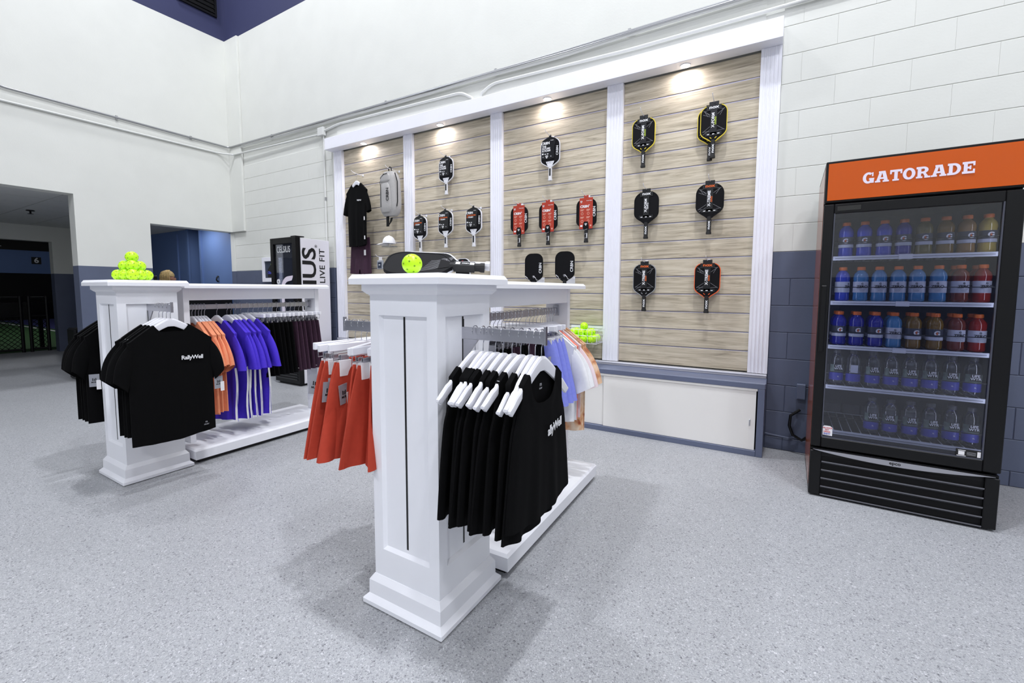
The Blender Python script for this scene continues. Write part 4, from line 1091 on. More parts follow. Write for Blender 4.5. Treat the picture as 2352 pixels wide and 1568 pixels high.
for lab, x, z in (('paddle with red card, leftmost in the third bay', -2.268, 2.115), ('paddle with red card, middle of the third bay', -1.942, 2.117), ('paddle with red card, rightmost in the third bay', -1.547, 2.120)):
    p = place(x, z, YH); crbn_red(lab, p, GR); slat_hook('wire hook of the ' + lab.replace(' with orange card print', ''), p[0], p[2]+.024, YF-YH+.02)
for lab, x, z, red in (('bare black paddle in a wire cradle, left of the two', -2.097, 1.633, False), ('bare black paddle in a wire cradle, right of the two', -1.760, 1.641, False), ('pale edged black paddle peeking over the paddle handles', -2.985, 1.615, True)):
    p = place(x, z, 3.98); crbn_bare(lab, p, 'bare paddles in cradles', red)
    h = thing('paddle_cradle', 'white wire cradle of the ' + lab.split(',')[0] + (' on the left' if 'left' in lab else ' on the right' if 'right' in lab else ''), 'hook', (p[0], YF, p[2]-.255))
    for s in (-1, 1): obj('prong', MB().tube([(s*.045, -.002, 0), (s*.045, -.16, -.01), (s*.045, -.185, .012), (s*.045 - .02, -.195, .03)], .003, 6), 'hanger white', h)
    obj('plate', MB().box(-.055, .055, -.003, 0, -.05, .02, .001), 'hanger white', h)
# ================================================================ WALL CLOTHES AND SMALL GOODS
wt = place(-4.68, 2.750, 4.00)
slat_hook('white wire hook holding the black tee on the slats', wt[0], wt[2]+.002, YF-4.0+.02)
hanger('white hanger of the black tee on the slat wall', wt, radians(-8), 'hangers on the slats')
g = thing('tee_shirt', 'black tee with small white chest print on the slat wall', 'shirt', wt, (0, 0, radians(-8)))
me = tee_mesh(610, L=.92, half=.205, hem=.205, amp=.012, slv=.07, slen=.24).mesh('tee', 60); me.materials.append(MATS['black cloth']); obj('cloth', me, None, g)
text('RallyWell', .024, 'print white', g, (.085, -.024, -.345), (0, radians(6), 0), bold=.02)
obj('shoulder_strip', MB().tube([Vector((.09, 0, sh_top(.09)-.002)), Vector((.2, 0, sh_top(.2)-.002))], .007, 6), 'print grey', g)
for z in (-.56, -.80): obj('price_tag', MB().box(.185, .207, -.026, -.025, z-.045, z), 'paper white', g)
g = thing('shorts', 'plum shorts hanging under the black tee on the slat wall', 'shorts', (wt[0], wt[1]+.045, wt[2]-.64))
me = shorts_mesh(620, L=.47, waist=.17, hem=.205, amp=.014, thick=.015).mesh('shorts', 60); me.materials.append(MATS['plum cloth']); obj('cloth', me, None, g)
obj('price_tag', MB().box(.10, .135, -.035, -.034, -.40, -.33), 'paper white', g)
# backpack
bx, by, bz = place(-4.075, 2.71, 3.96)
bp = thing('backpack', 'light grey sling backpack hanging on the slats', 'backpack', (bx, by, bz))
def bag_shape(w, d, h, z0, n=20, mz=12):
    m = MB(); rows = []
    for j in range(mz+1):
        v = j/mz; e = 1 - abs(2*v-1)**5*.35
        ww = w*e*(1-.18*(1-v)**1.5); dd = d*e
        row = []
        for k in range(n+1):
            a = 2*pi*k/n; c, s = cos(a), sin(a)
            row.append((ww*(abs(c)**.55)*(1 if c >= 0 else -1), dd*(abs(s)**.7)*(1 if s >= 0 else -1), z0-h*v))
        rows.append(row)
    m.grid(rows); k = len(m.v); m.f += [tuple(range(0, n)), tuple(range(k-n-1, k-1))]; return m
obj('body', bag_shape(.145, .075, .52, -.02), 'bag grey', bp)
obj('front_pocket', bag_shape(.095, .03, .34, -.16).xf(T(-.015, -.062, 0)), 'bag grey', bp)
obj('top_pocket', bag_shape(.09, .025, .10, -.05).xf(T(-.02, -.058, 0)), 'bag grey', bp)
obj('handle_loop', MB().tube([(-.02, 0, -.03), (-.02, -.005, .03), (0, -.005, .045), (.02, -.005, .03), (.025, 0, -.03)], .006, 6), 'black plastic', bp)
obj('zip', MB().tube([(.125, -.05, -.05), (.148, -.035, -.15), (.148, -.035, -.38), (.140, -.04, -.44)], .006, 6), 'black plastic', bp)
obj('zip', MB().tube([(-.085, -.088, -.14), (-.07, -.094, -.20), (-.068, -.094, -.44)], .0035, 6), 'black plastic', bp)
obj('zip', MB().tube([(-.09, -.078, -.10), (-.03, -.084, -.055), (.03, -.082, -.052)], .004, 6), 'black plastic', bp)
obj('strap', MB().box(-.07, -.03, -.01, .0, -.66, -.53).add([(-.03,-.012,-.66),(.03,-.012,-.60),(.045,-.012,-.56),(.005,-.012,-.56),(-.04,-.012,-.69)], [(0,1,2,3),(0,3,4)]), 'black plastic', bp)
text('CRBN', .058, 'print black', bp, (.045, -.098, -.30), (0, radians(-90), 0), bold=.02)
slat_hook('white wire hook holding the grey backpack', bx, bz+.02, YF-by+.02)
# cap on a clear stand
cx_, cy_, cz_ = place(-4.115, 1.865, 3.97)
cp = thing('baseball_cap', 'white baseball cap on a clear clip on the slats', 'cap', (cx_, cy_, cz_), (0, 0, radians(-75)))
d = MB(); rows = []
for j in range(8):
    a = radians(90*j/7); rows.append([(.088*cos(a)*cos(b*pi/10), .088*cos(a)*sin(b*pi/10)*.85, .095*sin(a)**.9 - .03) for b in range(21)])
d.grid(rows); obj('crown', d, 'white cloth', cp)
br = MB(); rows = []
for j in range(5):
    rr = .082+.075*j/4; rows.append([(rr*sin(radians(-62+124*k/10))*.82, -rr*cos(radians(-62+124*k/10))*(.85+.15*j/4), -.028-.018*(j/4)**2+.006*cos(radians(-62+124*k/10)*1.5)) for k in range(11)])
br.grid(rows); 
bo = obj('brim', br, 'white cloth', cp); sm = bo.modifiers.new('thickness', 'SOLIDIFY'); sm.thickness = .003
obj('button', MB().sphere((0, 0, .066), .007, 8, 6), 'white cloth', cp)
cl = thing('cap_clip', 'clear plastic clip under the white cap', 'clip', (cx_, cy_, cz_-.06))
obj('tray', MB().box(-.08, .08, -.05, .06, -.012, 0, .003), 'clear plastic', cl)
obj('wire', MB().tube([(0, .135, .06), (0, .05, .04), (0, 0, -.005)], .0025, 6), 'hanger white', cl)
# small packaged goods
kx, ky, kz = place(-4.272, 1.60, 3.93)
pk = thing('blister_pack', 'small clear pack of grips hanging below the cap', 'package', (kx, ky, kz))
obj('header_card', MB().box(-.028, .028, -.001, .001, .03, .075), 'paper white', pk); obj('blister', MB().box(-.05, .05, -.016, .012, -.075, .035, .008), mat('pack grey', (160,164,172), .25), pk)
obj('insert', MB().box(-.03, .035, -.018, -.0165, -.06, .01), 'screen art', pk); text('grip', .02, 'print white', pk, (0, -.0185, -.02), bold=.02)
slat_hook('white wire hook of the small pack below the cap', kx, kz+.072, YF-ky+.015)
# ================================================================ BALLS
def ball_meshes():
    r = .037; b = MB().sphere((0, 0, 0), r, 28, 18).mesh('shell'); b.materials.append(MATS['ball neon'])
    h = MB(); n = 26; ga = pi*(3-sqrt(5))
    for i in range(n):
        z = 1-2*(i+.5)/n; q = sqrt(1-z*z); v = Vector((q*cos(ga*i), q*sin(ga*i), z))
        o = len(h.v); k = 8
        h.add([(.0036*cos(2*pi*j/k), .0036*sin(2*pi*j/k), r+.00012) for j in range(k)], [tuple(range(k))])
        h.xf(v.to_track_quat('Z', 'Y').to_matrix().to_4x4(), o)
    hm = h.mesh('holes', 0); hm.materials.append(MATS['ball hole']); return b, hm
BALL, HOLES = ball_meshes()
def ball(label, p, group=None):
    t = thing('pickleball', label, 'ball', p, (R.uniform(0, 6), R.uniform(0, 6), R.uniform(0, 6)), group)
    obj('shell', BALL, None, t); obj('holes', HOLES, None, t); return t
zt = 1.327 + .037; c0 = PL
GP = 'neon balls in the pyramid'
D_ = .0745; ux = Vector((sin(radians(19)), cos(radians(19)), 0)); uy = Vector((ux.y, -ux.x, 0)); cen = Vector((c0[0]-.005, c0[1]-.015, zt))
for lay in range(3):
    nrow = 3-lay
    for i in range(nrow):          # i = 0 is the wide row at the back
        for j in range(nrow-i):
            v = cen + ux*((j-(nrow-1-i)/2)*D_) + uy*((i - (nrow-1)/3)*D_*.866) + Vector((0, 0, lay*D_*.8165))
            lab = 'single neon ball on top of the pyramid' if lay == 2 else 'neon ball in the pyramid %s, %s row, %s' % (['base', 'second layer'][lay], (['back', 'middle', 'front'] if lay == 0 else ['back', 'front'])[i], [['left', 'centre', 'right'], ['left', 'right'], ['centre']][3-(nrow-i)][j])
            ball(lab, v, GP)
ball('neon ball with round holes in front of the black paddles', (-1.152, 1.232, zt))
# two paddles lying on the right pedestal
def lying(label, loc, roll, yaw, edge, grip, arcs, pitch=0):
    kind = 'crbw'; t = thing('pickleball_paddle', label, 'paddle', loc, (0, 0, 0), 'paddles lying on the right pedestal')
    # local paddle: length along -z, face -y. lay it: length along +x, face tilted toward the viewer
    M = RZ(yaw) @ RY(pitch) @ RX(roll) @ RY(radians(-90))
    t.rotation_euler = M.to_euler(); zb = -PSPEC[kind]['hh']
    obj('face', pm(kind, 0, 'paddle black'), None, t); obj('edge_guard', pm(kind, 1, edge), None, t); obj('handle', pm(kind, 2, grip), None, t); obj('throat', pm(kind, 3, 'paddle black'), None, t)
    if arcs:
        sg = []
        for a in range(9):
            pts = [(-.07 + .012*a + .05*u*u + .02*u, -.15 - .10*u - .004*a) for u in [k/8 for k in range(9)]]
            for p, q in zip(pts[:-1], pts[1:]): sg.append((p[0], p[1], q[0], q[1]))
        lines(t, sg, 'print grey', -.0068, .0008)
        hx = [(.018*cos(radians(60*k)), -.245+.012*sin(radians(60*k))) for k in range(6)]
        lines(t, [(hx[k][0]+.04, hx[k][1]+.012, hx[(k+1) % 6][0]+.04, hx[(k+1) % 6][1]+.012) for k in range(6)], 'print grey', -.0068, .0008)
        obj('grip_band', MB().box(-.0185, .0185, -.0155, .0155, zb-.09, zb-.005), 'print black', t)
        obj('grip_label', MB().box(-.010, .010, -.0165, -.0156, zb-.030, zb-.012), 'print white', t); obj('grip_label', MB().box(-.010, .010, -.0165, -.0156, zb-.088, zb-.07), 'print white', t)
        text('CRBN', .011, 'print white', t, (0, -.0162, zb-.052), (0, radians(90), 0), bold=.02)
    return t
_yx = Vector((-sin(radians(31)), cos(radians(31)), 0))
_b0 = Vector((-1.372, 1.313, 1.380)); _w0 = _b0 + _yx*.037 + Vector((.017, .010, .002))
lying('black faced paddle leaning toward the camera behind the neon ball', _b0, radians(-62), radians(31), 'paddle black', 'grip black', True, radians(3))
lying('white edged paddle with white grip propped behind the black faced one', _w0, radians(-62), radians(31), 'edge white', 'grip white', False, radians(2.0))
# wire basket of balls
bk = thing('wire_basket', 'white wire basket of neon balls on the slats', 'basket', (-1.56, YF, .775))
m = MB(); bw, bd, bh = .19, .24, .13
for z, e in ((bh, 0), (bh*.55, .01), (0, .02)):
    m.tube([(-bw+e, -.004, z), (bw-e, -.004, z), (bw-e, -bd+e, z), (-bw+e, -bd+e, z)], .0028, 6, closed=True)
for k in range(9):
    x = -bw+.02+k*(2*bw-.04)/8; m.tube([(x*1.04, -bd, bh), (x, -bd+.02, 0), (x, -.006, 0)], .0018, 5)
for k in range(6):
    y = -.03-k*(bd-.05)/5
    for s in (-1, 1): m.tube([(s*bw, y, bh), (s*(bw-.02), y, 0)], .0018, 5)
obj('wire_frame', m, 'hanger white', bk)
obj('back_plate', MB().box(-.17, .17, -.003, 0, bh-.03, bh+.02), 'hanger white', bk)
n = 0
for lay in range(2):
    for i in range(4 if lay == 0 else 3):
        for j in range(3 if lay == 0 else 2):
            x = -1.56 - .115 + i*.0765 + lay*.038; y = YF - .052 - j*.073 - lay*.037; z = .775 + .041 + lay*.056
            ball('neon ball in the wire basket, %s layer, %s from left in row %s' % (['lower', 'upper'][lay], ORD[i], ['one', 'two', 'three'][j]), (x, y, z), 'neon balls in the wire basket'); n += 1
ball('neon ball on top of the heap in the wire basket', (-1.545, YF-.13, .775+.041+.112), 'neon balls in the wire basket')
# ================================================================ DRINKS COOLER
FX0, FX1, FY, FD = .226, 1.046, 3.27, .70
CR = T(FX0, FY, 0) @ RZ(radians(-1.3)) @ T(-FX0, -FY, 0)     # the cooler stands turned a touch to the left
ck_ = thing('drinks_cooler', 'tall black glass door drinks cooler with an orange GATORADE sign', 'cooler', CR.translation, (0, 0, radians(-1.3)))
cab_ = MB(); cab_.box(FX0, FX0+.03, FY+.05, FY+FD, .02, 2.0); cab_.box(FX1-.03, FX1, FY+.05, FY+FD, .02, 2.0); cab_.box(FX0+.03, FX1-.03, FY+FD-.02, FY+FD, .02, 2.0); cab_.box(FX0, FX1, FY+.05, FY+FD, 2.0, 2.02); cab_.box(FX0+.03, FX1-.03, FY+.05, FY+FD-.02, .02, .06)
obj('cabinet', cab_, 'black plastic', ck_)
for s, x in ((-1, FX0-.0015), (1, FX1)): obj('side_panel', MB().box(x, x+.0015, FY+.06, FY+FD, .05, 2.0), 'cooler rust', ck_)
ins = MB(); ins.box(FX0+.03, FX0+.04, FY+.06, FY+FD-.03, .32, 1.78); ins.box(FX1-.04, FX1-.03, FY+.06, FY+FD-.03, .32, 1.78); ins.box(FX0+.03, FX1-.03, FY+FD-.04, FY+FD-.03, .32, 1.78); ins.box(FX0+.03, FX1-.03, FY+.06, FY+FD-.03, .32, .335); ins.box(FX0+.03, FX1-.03, FY+.06, FY+FD-.03, 1.77, 1.785)
obj('liner', ins, 'cooler inside', ck_)
for i in range(5):
    for j in range(6): obj('back_vent', MB().box(.33+j*.105, .42+j*.105, FY+FD-.045, FY+FD-.04, .40+i*.28, .46+i*.28), mat('vent grey', (96,98,112), .5), ck_)
dr = obj('door', MB().box(FX0, .276, FY, FY+.045, .318, 1.775, .004).box(.976, FX1, FY, FY+.045, .318, 1.775, .004).box(.276, .976, FY, FY+.045, .318, .378, .003).box(.276, .976, FY, FY+.045, 1.722, 1.775, .003), 'black plastic', ck_)
obj('glass_pane', MB().box(.276, .976, FY+.012, FY+.016, .378, 1.722), 'cooler glass', dr)
obj('glass_trim', MB().box(.276, .282, FY+.002, FY+.012, .378, 1.722).box(.970, .976, FY+.002, FY+.012, .378, 1.722).box(.276, .976, FY+.002, FY+.012, .378, .382), mat('trim grey', (70,72,84), .3), dr)
obj('handle', MB().box(.234, .262, FY-.012, FY, .9, 1.3, .004), 'black plastic', dr)
obj('maker_plate', MB().box(.29, .40, FY-.002, FY, 1.735, 1.762, .001), 'black gloss', dr)
st = obj('notice_sticker', MB().prism([(.278, .392), (.330, .389), (.330, .440), (.318, .449), (.290, .449), (.278, .440)], FY+.0095, FY+.0115), 'paper white', dr)
for k, (q, c) in enumerate((('BALANCE', 'print red'), ('EAT', 'print red'), ('DRINK', 'print red'), ('ENJOY', 'print blue'))): text(q, .011, c, st, (.304, FY+.0088, .436-.012*k), bold=.02)
ib = obj('info_label', MB().box(.872, .972, FY+.0095, FY+.0115, .380, .422), 'print black', dr)
obj('code_square', MB().box(.882, .906, FY+.0085, FY+.0094, .390, .410), 'paper white', ib); obj('code_square', MB().box(.955, .968, FY+.0085, FY+.0094, .386, .416), 'paper white', ib); obj('code_caption', MB().box(.88, .91, FY+.0085, FY+.0094, .413, .416).box(.876, .912, FY+.0085, FY+.0094, .384, .387), 'paper white', ib)
for k in range(4): obj('fine_print', MB().box(.915, .950, FY+.0085, FY+.0094, .392+k*.005, .3935+k*.005), 'print grey', ib)
# sign
sg = obj('sign_box', MB().box(FX0, FX1, FY+.004, FY+.06, 1.785, 2.024, .004), 'black plastic', ck_)
obj('sign_panel', MB().box(FX0+.012, FX1-.012, FY-.001, FY+.004, 1.798, 2.010), 'cooler orange', sg)
def slab_word(word, h, m, parent, loc):
    """bold slab-serif capitals built from strokes; h = cap height"""
    s = .27; sf = .15; x = 0; b = MB()
    cnt = [0]
    def yy(): cnt[0] += 1; return -.00006*cnt[0]
    def rect(x0, x1, z0, z1): Y_ = yy(); b.add([(x+x0, Y_, z0), (x+x1, Y_, z0), (x+x1, Y_, z1), (x+x0, Y_, z1)], [(0, 1, 2, 3)])
    def poly(ps): Y_ = yy(); b.add([(x+p[0], Y_, p[1]) for p in ps], [tuple(range(len(ps)))])
    def arc(cx, cz, rx, rz, tx, tz, a0, a1, n=18):
        vs = []; Y_ = yy()
        for k in range(n+1):
            a = radians(a0+(a1-a0)*k/n); vs += [(x+cx+rx*cos(a), Y_, cz+rz*sin(a)), (x+cx+(rx-tx)*cos(a), Y_, cz+(rz-tz)*sin(a))]
        b.add(vs, [(2*k, 2*k+1, 2*k+3, 2*k+2) for k in range(n)])
    for ch in word:
        if ch == 'G':
            arc(.46, .5, .46, .52, s, .2, 48, 330); rect(.52, .94, .30, .47); rect(.66, .92, .02, .40); rect(.74, .86, .62, .98); w = .98
        elif ch == 'A':
            poly([(.10, .1), (.36, .1), (.60, 1), (.36, 1)]); poly([(.52, 1), (.80, 1), (1.04, .1), (.74, .1)]); rect(.30, .84, .28, .44); rect(0, .44, 0, sf); rect(.62, 1.12, 0, sf); rect(.28, .72, 1-sf, 1); w = 1.14
        elif ch == 'T':
            rect(.34, .34+s, 0, 1); rect(0, .95, 1-.2, 1); rect(0, .14, .62, 1); rect(.81, .95, .62, 1); rect(.22, .73, 0, sf); w = .97
        elif ch == 'O':
            arc(.48, .5, .48, .52, s, .2, 0, 360, 28); w = .99
        elif ch == 'R':
            rect(.10, .10+s, 0, 1); rect(0, .48, 0, sf); rect(0, .5, 1-.19, 1); arc(.5, .70, .40, .30, s, .17, -95, 90); rect(.3, .52, .40, .57); poly([(.46, .50), (.66, .50), (.94, .1), (.66, .1)]); rect(.62, 1.06, 0, sf); w = 1.07
        elif ch == 'D':
            rect(.10, .10+s, 0, 1); rect(0, .45, 0, .19); rect(0, .45, .81, 1); arc(.43, .5, .52, .5, s, .19, -92, 92); w = 1.0
        else:
            rect(.10, .10+s, 0, 1); rect(0, .88, 0, .19); rect(0, .88, .81, 1); rect(.3, .60, .41, .58); rect(.74, .88, 0, .36); rect(.74, .88, .64, 1); rect(.50, .62, .33, .66); w = .92
        x += w+.03
    W_ = x
    for i, v in enumerate(b.v): b.v[i] = ((v[0]-W_/2)*h*.905, v[1], (v[2]-.5)*h)
    return obj('lettering', b, m, parent, loc, smooth=0)
slab_word('GATORADE', .060, mat('sign white', (236,226,240), .4), sg, (.628, FY-.0022, 1.907))
# lower panel with louvres
lp = obj('lower_panel', MB().box(FX0, FX1, FY+.022, FY+.06, .012, .30), 'black plastic', ck_)
obj('panel_edge', MB().box(FX0, .283, FY+.003, FY+.022, .012, .288, .003).box(.992, FX1, FY+.003, FY+.022, .012, .288, .003).box(.283, .992, FY+.003, FY+.022, .012, .017), 'black plastic', lp)
em = MB(); top, bot = [], []
for k in range(21):
    u = k/20; x = FX0+.012 + u*(.79); top.append((x, .297)); bot.append((x, .296 - .030*sin(pi*min(1, u*1.02))**.8))
em.prism(top+bot[::-1], FY-.002, FY+.022); obj('emblem_strip', em, 'satin steel', lp)
text('epco', .026, 'print black', lp, (.625, FY-.0032, .284), bold=.02)
for k in range(5): obj('louvre', MB().prism([(FY+.002, .222-k*.0517), (FY+.002, .229-k*.0517), (FY+.021, .216-k*.0517), (FY+.021, .209-k*.0517)], .285, .991, 'x'), mat('louvre grey', (120,120,126), .35, metal=.6), lp)
for k in range(5): obj('louvre_gap', MB().box(.285, .991, FY+.0205, FY+.0219, .17-k*.05, .215-k*.05 if k else .255), 'dark void', lp)
# shelves
SHZ = [1.475, 1.205, .934, .684, .402]
SY0, SY1 = 3.375, 3.90
for k, z in enumerate(SHZ):
    sh = MB(); sh.box(.29, .995, SY0, SY0+.006, z-.022, z+.002); 
    for j in range(16): sh.tube([(.30+j*.0455, SY0, z-.004), (.30+j*.0455, SY1, z-.004)], .0022, 5)
    sh.tube([(.29, SY1, z-.004), (.995, SY1, z-.004)], .003, 5)
    o = obj('shelf', sh, 'shelf wire', ck_)
    obj('price_rail_slots', MB().box(.30, .985, SY0-.0012, SY0-.0002, z-.012, z-.009), mat('slot grey', (120,122,130), .5), o)
    if k < 3: obj('price_holder', MB().box(.595, .655, SY0-.006, SY0-.001, z-.025, z+.004, .001), 'cooler white', o)
    obj('front_wire', MB().tube([(.29, SY0+.002, z+.085), (.995, SY0+.002, z+.085)], .0026, 6), 'black plastic', o)
for x, e in ((.268, 1), (1.002, -1)):
    obj('led_strip', MB().box(x-.004, x+.004, FY+.055, FY+.062, .40, 1.70), 'led', ck_)
    L = bpy.data.lights.new('cooler led', 'AREA'); L.shape = 'RECTANGLE'; L.size = .02; L.size_y = 1.25; L.energy = .22; L.color = (.86, .9, 1)
    q = bpy.data.objects.new('led_glow', L); COL.objects.link(q); q.parent = ck_; q.location = (x+.012*e, FY+.058, 1.05); q.rotation_euler = (radians(-90), 0, radians(55*e) if e > 0 else radians(-55))
# ---- bottles
def bottle_mesh():
    prof = [(.001, 0), (.030, 0), (.0365, .006), (.037, .02), (.0355, .045), (.0368, .05), (.0368, .118), (.0355, .124), (.0375, .132), (.037, .148), (.033, .163), (.024, .176), (.0175, .182), (.0165, .187)]
    m = MB().lathe(prof, 22).mesh('body', 50); cap = MB().lathe([(.0205, .186), (.021, .190), (.021, .203), (.019, .206), (.001, .206)], 18).mesh('cap'); cap.materials.append(MATS['cap orange'])
    lab = MB().lathe([(.0372, .052), (.0374, .053), (.0374, .116), (.0372, .117)], 22).mesh('label', 50); return m, cap, lab
SB, SCAP, SLAB = bottle_mesh()
_bm = {}
def with_mat(me, m, key):
    if key not in _bm:
        q = me.copy(); q.materials.clear(); q.materials.append(m); _bm[key] = q
    return _bm[key]
def drink(n, rgb): return mat('drink ' + n, rgb, .07, spec=.6, coat=.3)
DR = {'blue': (50,72,190), 'deep': (34,36,150), 'teal': (70,130,180), 'amber': (124,92,24), 'olive': (110,98,40), 'lemon': (186,160,72), 'tan': (150,112,60), 'brown': (120,52,34), 'red': (150,34,22)}
DN = {'blue': 'blue', 'deep': 'dark blue', 'teal': 'pale teal', 'amber': 'amber', 'olive': 'olive', 'lemon': 'lemon yellow', 'tan': 'tan', 'brown': 'reddish brown', 'red': 'red'}
mat('label dark', (64,66,78), .45); mat('label white', (206,208,220), .45); mat('label clear', (70,86,150), .3)
def sport(label, p, col, zero, rz=0, group='sports drink bottles'):
    t = thing('drink_bottle', label, 'bottle', CR @ Vector(p), (0, 0, rz), group)
    obj('body', with_mat(SB, drink(col, DR[col]), 'b'+col), None, t); obj('cap', SCAP, None, t)
    l = obj('label', with_mat(SLAB, MATS['label white' if zero else 'label dark'], 'l%d' % zero), None, t)
    if zero:
        text('ZERO', .021, 'print black', l, (0, -.0386, .086), bold=.03); text('G', .014, 'print black', l, (0, -.0388, .104), bold=.03); obj('rule', MB().box(-.016, .016, -.0389, -.0384, .070, .0715).box(-.012, .012, -.0389, -.0384, .062, .0635), 'print grey', l)
    else:
        text('G', .036, 'print white', l, (0, -.0388, .092), bold=.045); obj('bolt', MB().prism([(.003, .106), (-.006, .091), (.000, .092), (-.004, .078), (.007, .095), (.001, .094)], -.0396, -.039), 'print orange', l)
        obj('strip', MB().lathe([(.0376, .054), (.0377, .056), (.0377, .070), (.0376, .072)], 22), 'label white', l)
    return t
def water_mesh():
    prof = [(.001, 0), (.030, 0), (.036, .006), (.0365, .02), (.0365, .150), (.034, .168), (.026, .184), (.0185, .192), (.0175, .198)]
    m = MB().lathe(prof, 22).mesh('body', 50); m.materials.append(MATS['clear plastic'])
    cap = MB().lathe([(.0195, .198), (.0195, .216), (.018, .218), (.001, .218)], 18).mesh('cap'); cap.materials.append(MATS['cap grey'])
    lab = MB().lathe([(.0368, .028), (.037, .029), (.037, .074), (.0368, .075)], 22).mesh('label', 50); lab.materials.append(mat('label violet', (66,70,176), .4))
    ar = MB()
    rows = [[(.0369*cos(a), .0369*sin(a), z) for a in [radians(180+18+k*16) for k in range(10)]] for z in (.080, .125)]
    ar.grid(rows); art = ar.mesh('label_art'); art.materials.append(mat('label art', (112,128,120), .4, noise=.5, nscale=22)); return m, cap, lab, art
WB, WCAP, WLAB, WART = water_mesh()
def water(label, p, rz=0, back=False, group='water bottles'):
    t = thing('drink_bottle', label, 'bottle', CR @ Vector(p), (0, 0, rz), group)
    obj('body', WB, None, t); obj('cap', WCAP, None, t); l = obj('label', WLAB, None, t)
    if back: obj('back_label', MB().box(-.018, .018, -.0375, -.037, .078, .130), 'label white', t); return t
    obj('label_art', WART, None, t)
    q = obj('word_plate', MB().box(-.022, .022, -.0385, -.0375, .088, .128), 'print black', t)
    text('LIFE', .0185, 'print white', q, (0, -.0392, .117), bold=.02, sx=1.05); text('WTR', .0185, 'print white', q, (0, -.0392, .1005), bold=.02, sx=1.05)
    text('1L', .010, 'print white', l, (0, -.0388, .052))
    return t
BY = 3.44
shelf_names = ['top', 'second', 'third', 'fourth', 'bottom']
rows1 = [('blue', 0), ('blue', 0), ('blue', 0), ('deep', 0), ('olive', 0), ('amber', 0), ('tan', 0), ('lemon', 0)]
rows2 = [('blue', 1)] + [('teal', 1)]*5 + [('brown', 1), ('red', 1)]
rows3 = [('deep', 0), ('deep', 0), ('deep', 0), ('teal', 1), ('amber', 0), ('amber', 0), ('brown', 1), ('red', 1)]
xs = [[.353, .441, .533, .621, .710, .798, .883, .965], [.348, .437, .523, .610, .694, .783, .873, .960], [.344, .430, .521, .605, .692, .783, .873, .957], [.343, .428, .520, .606, .692, .778, .866, .954], [.529, .616, .706, .794, .882, .962]]
for k, rw in enumerate((rows1, rows2, rows3)):
    for i, (c, zr) in enumerate(rw):
        sport('%s sports drink with orange cap, %s from left on the %s shelf' % (DN[c], ORD[i], shelf_names[k]), (xs[k][i], BY, SHZ[k]+.002), c, zr, radians(R.uniform(-14, 14) if not (k == 1 and i == 0) else 45))
        if k == 2 or (k == 1 and i >= 6): sport('%s sports drink behind the %s bottle from left, %s shelf' % (DN[c], ORD[i], shelf_names[k]), (xs[k][i]-.004, BY+.082, SHZ[k]+.002), c, zr, radians(R.uniform(-14, 14)))
for k in (3, 4):
    for i, x in enumerate(xs[k]):
        water('clear water bottle with violet label, %s from left on the %s shelf' % (ORD[i], shelf_names[k]) if not (k == 3 and i == 1) else 'clear water bottle turned backwards on the fourth shelf', (x, BY, SHZ[k]+.002), radians(R.uniform(-10, 14)), k == 3 and i == 1)
# ================================================================ TALL WHITE COOLER IN THE BACK
TX0, TX1, TY0, TY1, TZ = -5.81, -5.262, 3.50, 4.0, 1.94
tc_ = thing('slim_cooler', 'slim black fronted cooler with white CELSIUS side panel', 'cooler', (0, 0, 0))
obj('cabinet', MB().box(TX0, TX1, TY0+.075, TY1, .03, TZ-.012, .004), 'cooler white', tc_)
d_ = obj('door', MB().box(TX0, TX0+.06, TY0, TY0+.07, .32, TZ, .004).box(TX1-.075, TX1+.004, TY0, TY0+.07, .32, TZ, .004).box(TX0+.06, TX1-.075, TY0, TY0+.07, .32, .39).box(TX0+.06, TX1-.075, TY0, TY0+.07, TZ-.08, TZ, .004), 'black plastic', tc_)
obj('glass_pane', MB().box(TX0+.06, TX1-.075, TY0+.02, TY0+.025, .39, TZ-.08), 'cooler glass', d_)
obj('inside', MB().box(TX0+.06, TX1-.075, TY0+.072, TY0+.078, .39, TZ-.08), mat('inside grey', (120,122,124), .4), tc_)
text('CELSIUS', .115, mat('print silver', (206,208,210), .5), d_, (-5.545, TY0+.018, TZ-.155), bold=.015, sx=.72)
sw = MB()
for k in range(10):
    a = radians(180-9*k); sw.add([(-5.445+.17*cos(a), TY0+.017, 1.28+.16*sin(a)), (-5.445+.105*cos(a), TY0+.017, 1.28+.095*sin(a))], [])
sw.f += [(2*k, 2*k+1, 2*k+3, 2*k+2) for k in range(9)]
sw.add([(-5.615, TY0+.017, 1.28), (-5.55, TY0+.017, 1.28), (-5.55, TY0+.017, .9), (-5.615, TY0+.017, .9)], [(0, 1, 2, 3)])
sw.add([(-5.472, TY0+.017, 1.438), (-5.461, TY0+.017, 1.374), (-5.385, TY0+.017, 1.385), (-5.345, TY0+.017, 1.45)], [(0, 1, 2, 3)])
obj('door_graphic', sw, 'sign white', d_, smooth=0)
obj('disc_lock', MB().lathe([(.034, 0), (.034, .006)], 16).xf(T(-5.64, TY0-.001, 1.37) @ RX(radians(90))), 'cooler white', d_); obj('disc_pin', MB().lathe([(.008, 0), (.008, .009)], 10).xf(T(-5.64, TY0-.001, 1.37) @ RX(radians(90))), 'print black', d_)
ld = MB()
for i in range(62):
    for j in range(3): ld.box(-5.732+j*.026, -5.720+j*.026-(.003*j), TY0+.066, TY0+.070, .55+i*.0185, .561+i*.0185)
obj('led_dots', ld, mat('dim led', (230,234,240), .5, emit=(230,236,245), estr=1.0), d_, smooth=0)['kind'] = 'stuff'
obj('base_panel', MB().box(TX0, TX1, TY0+.01, TY0+.07, .03, .31, .004), 'black plastic', tc_)
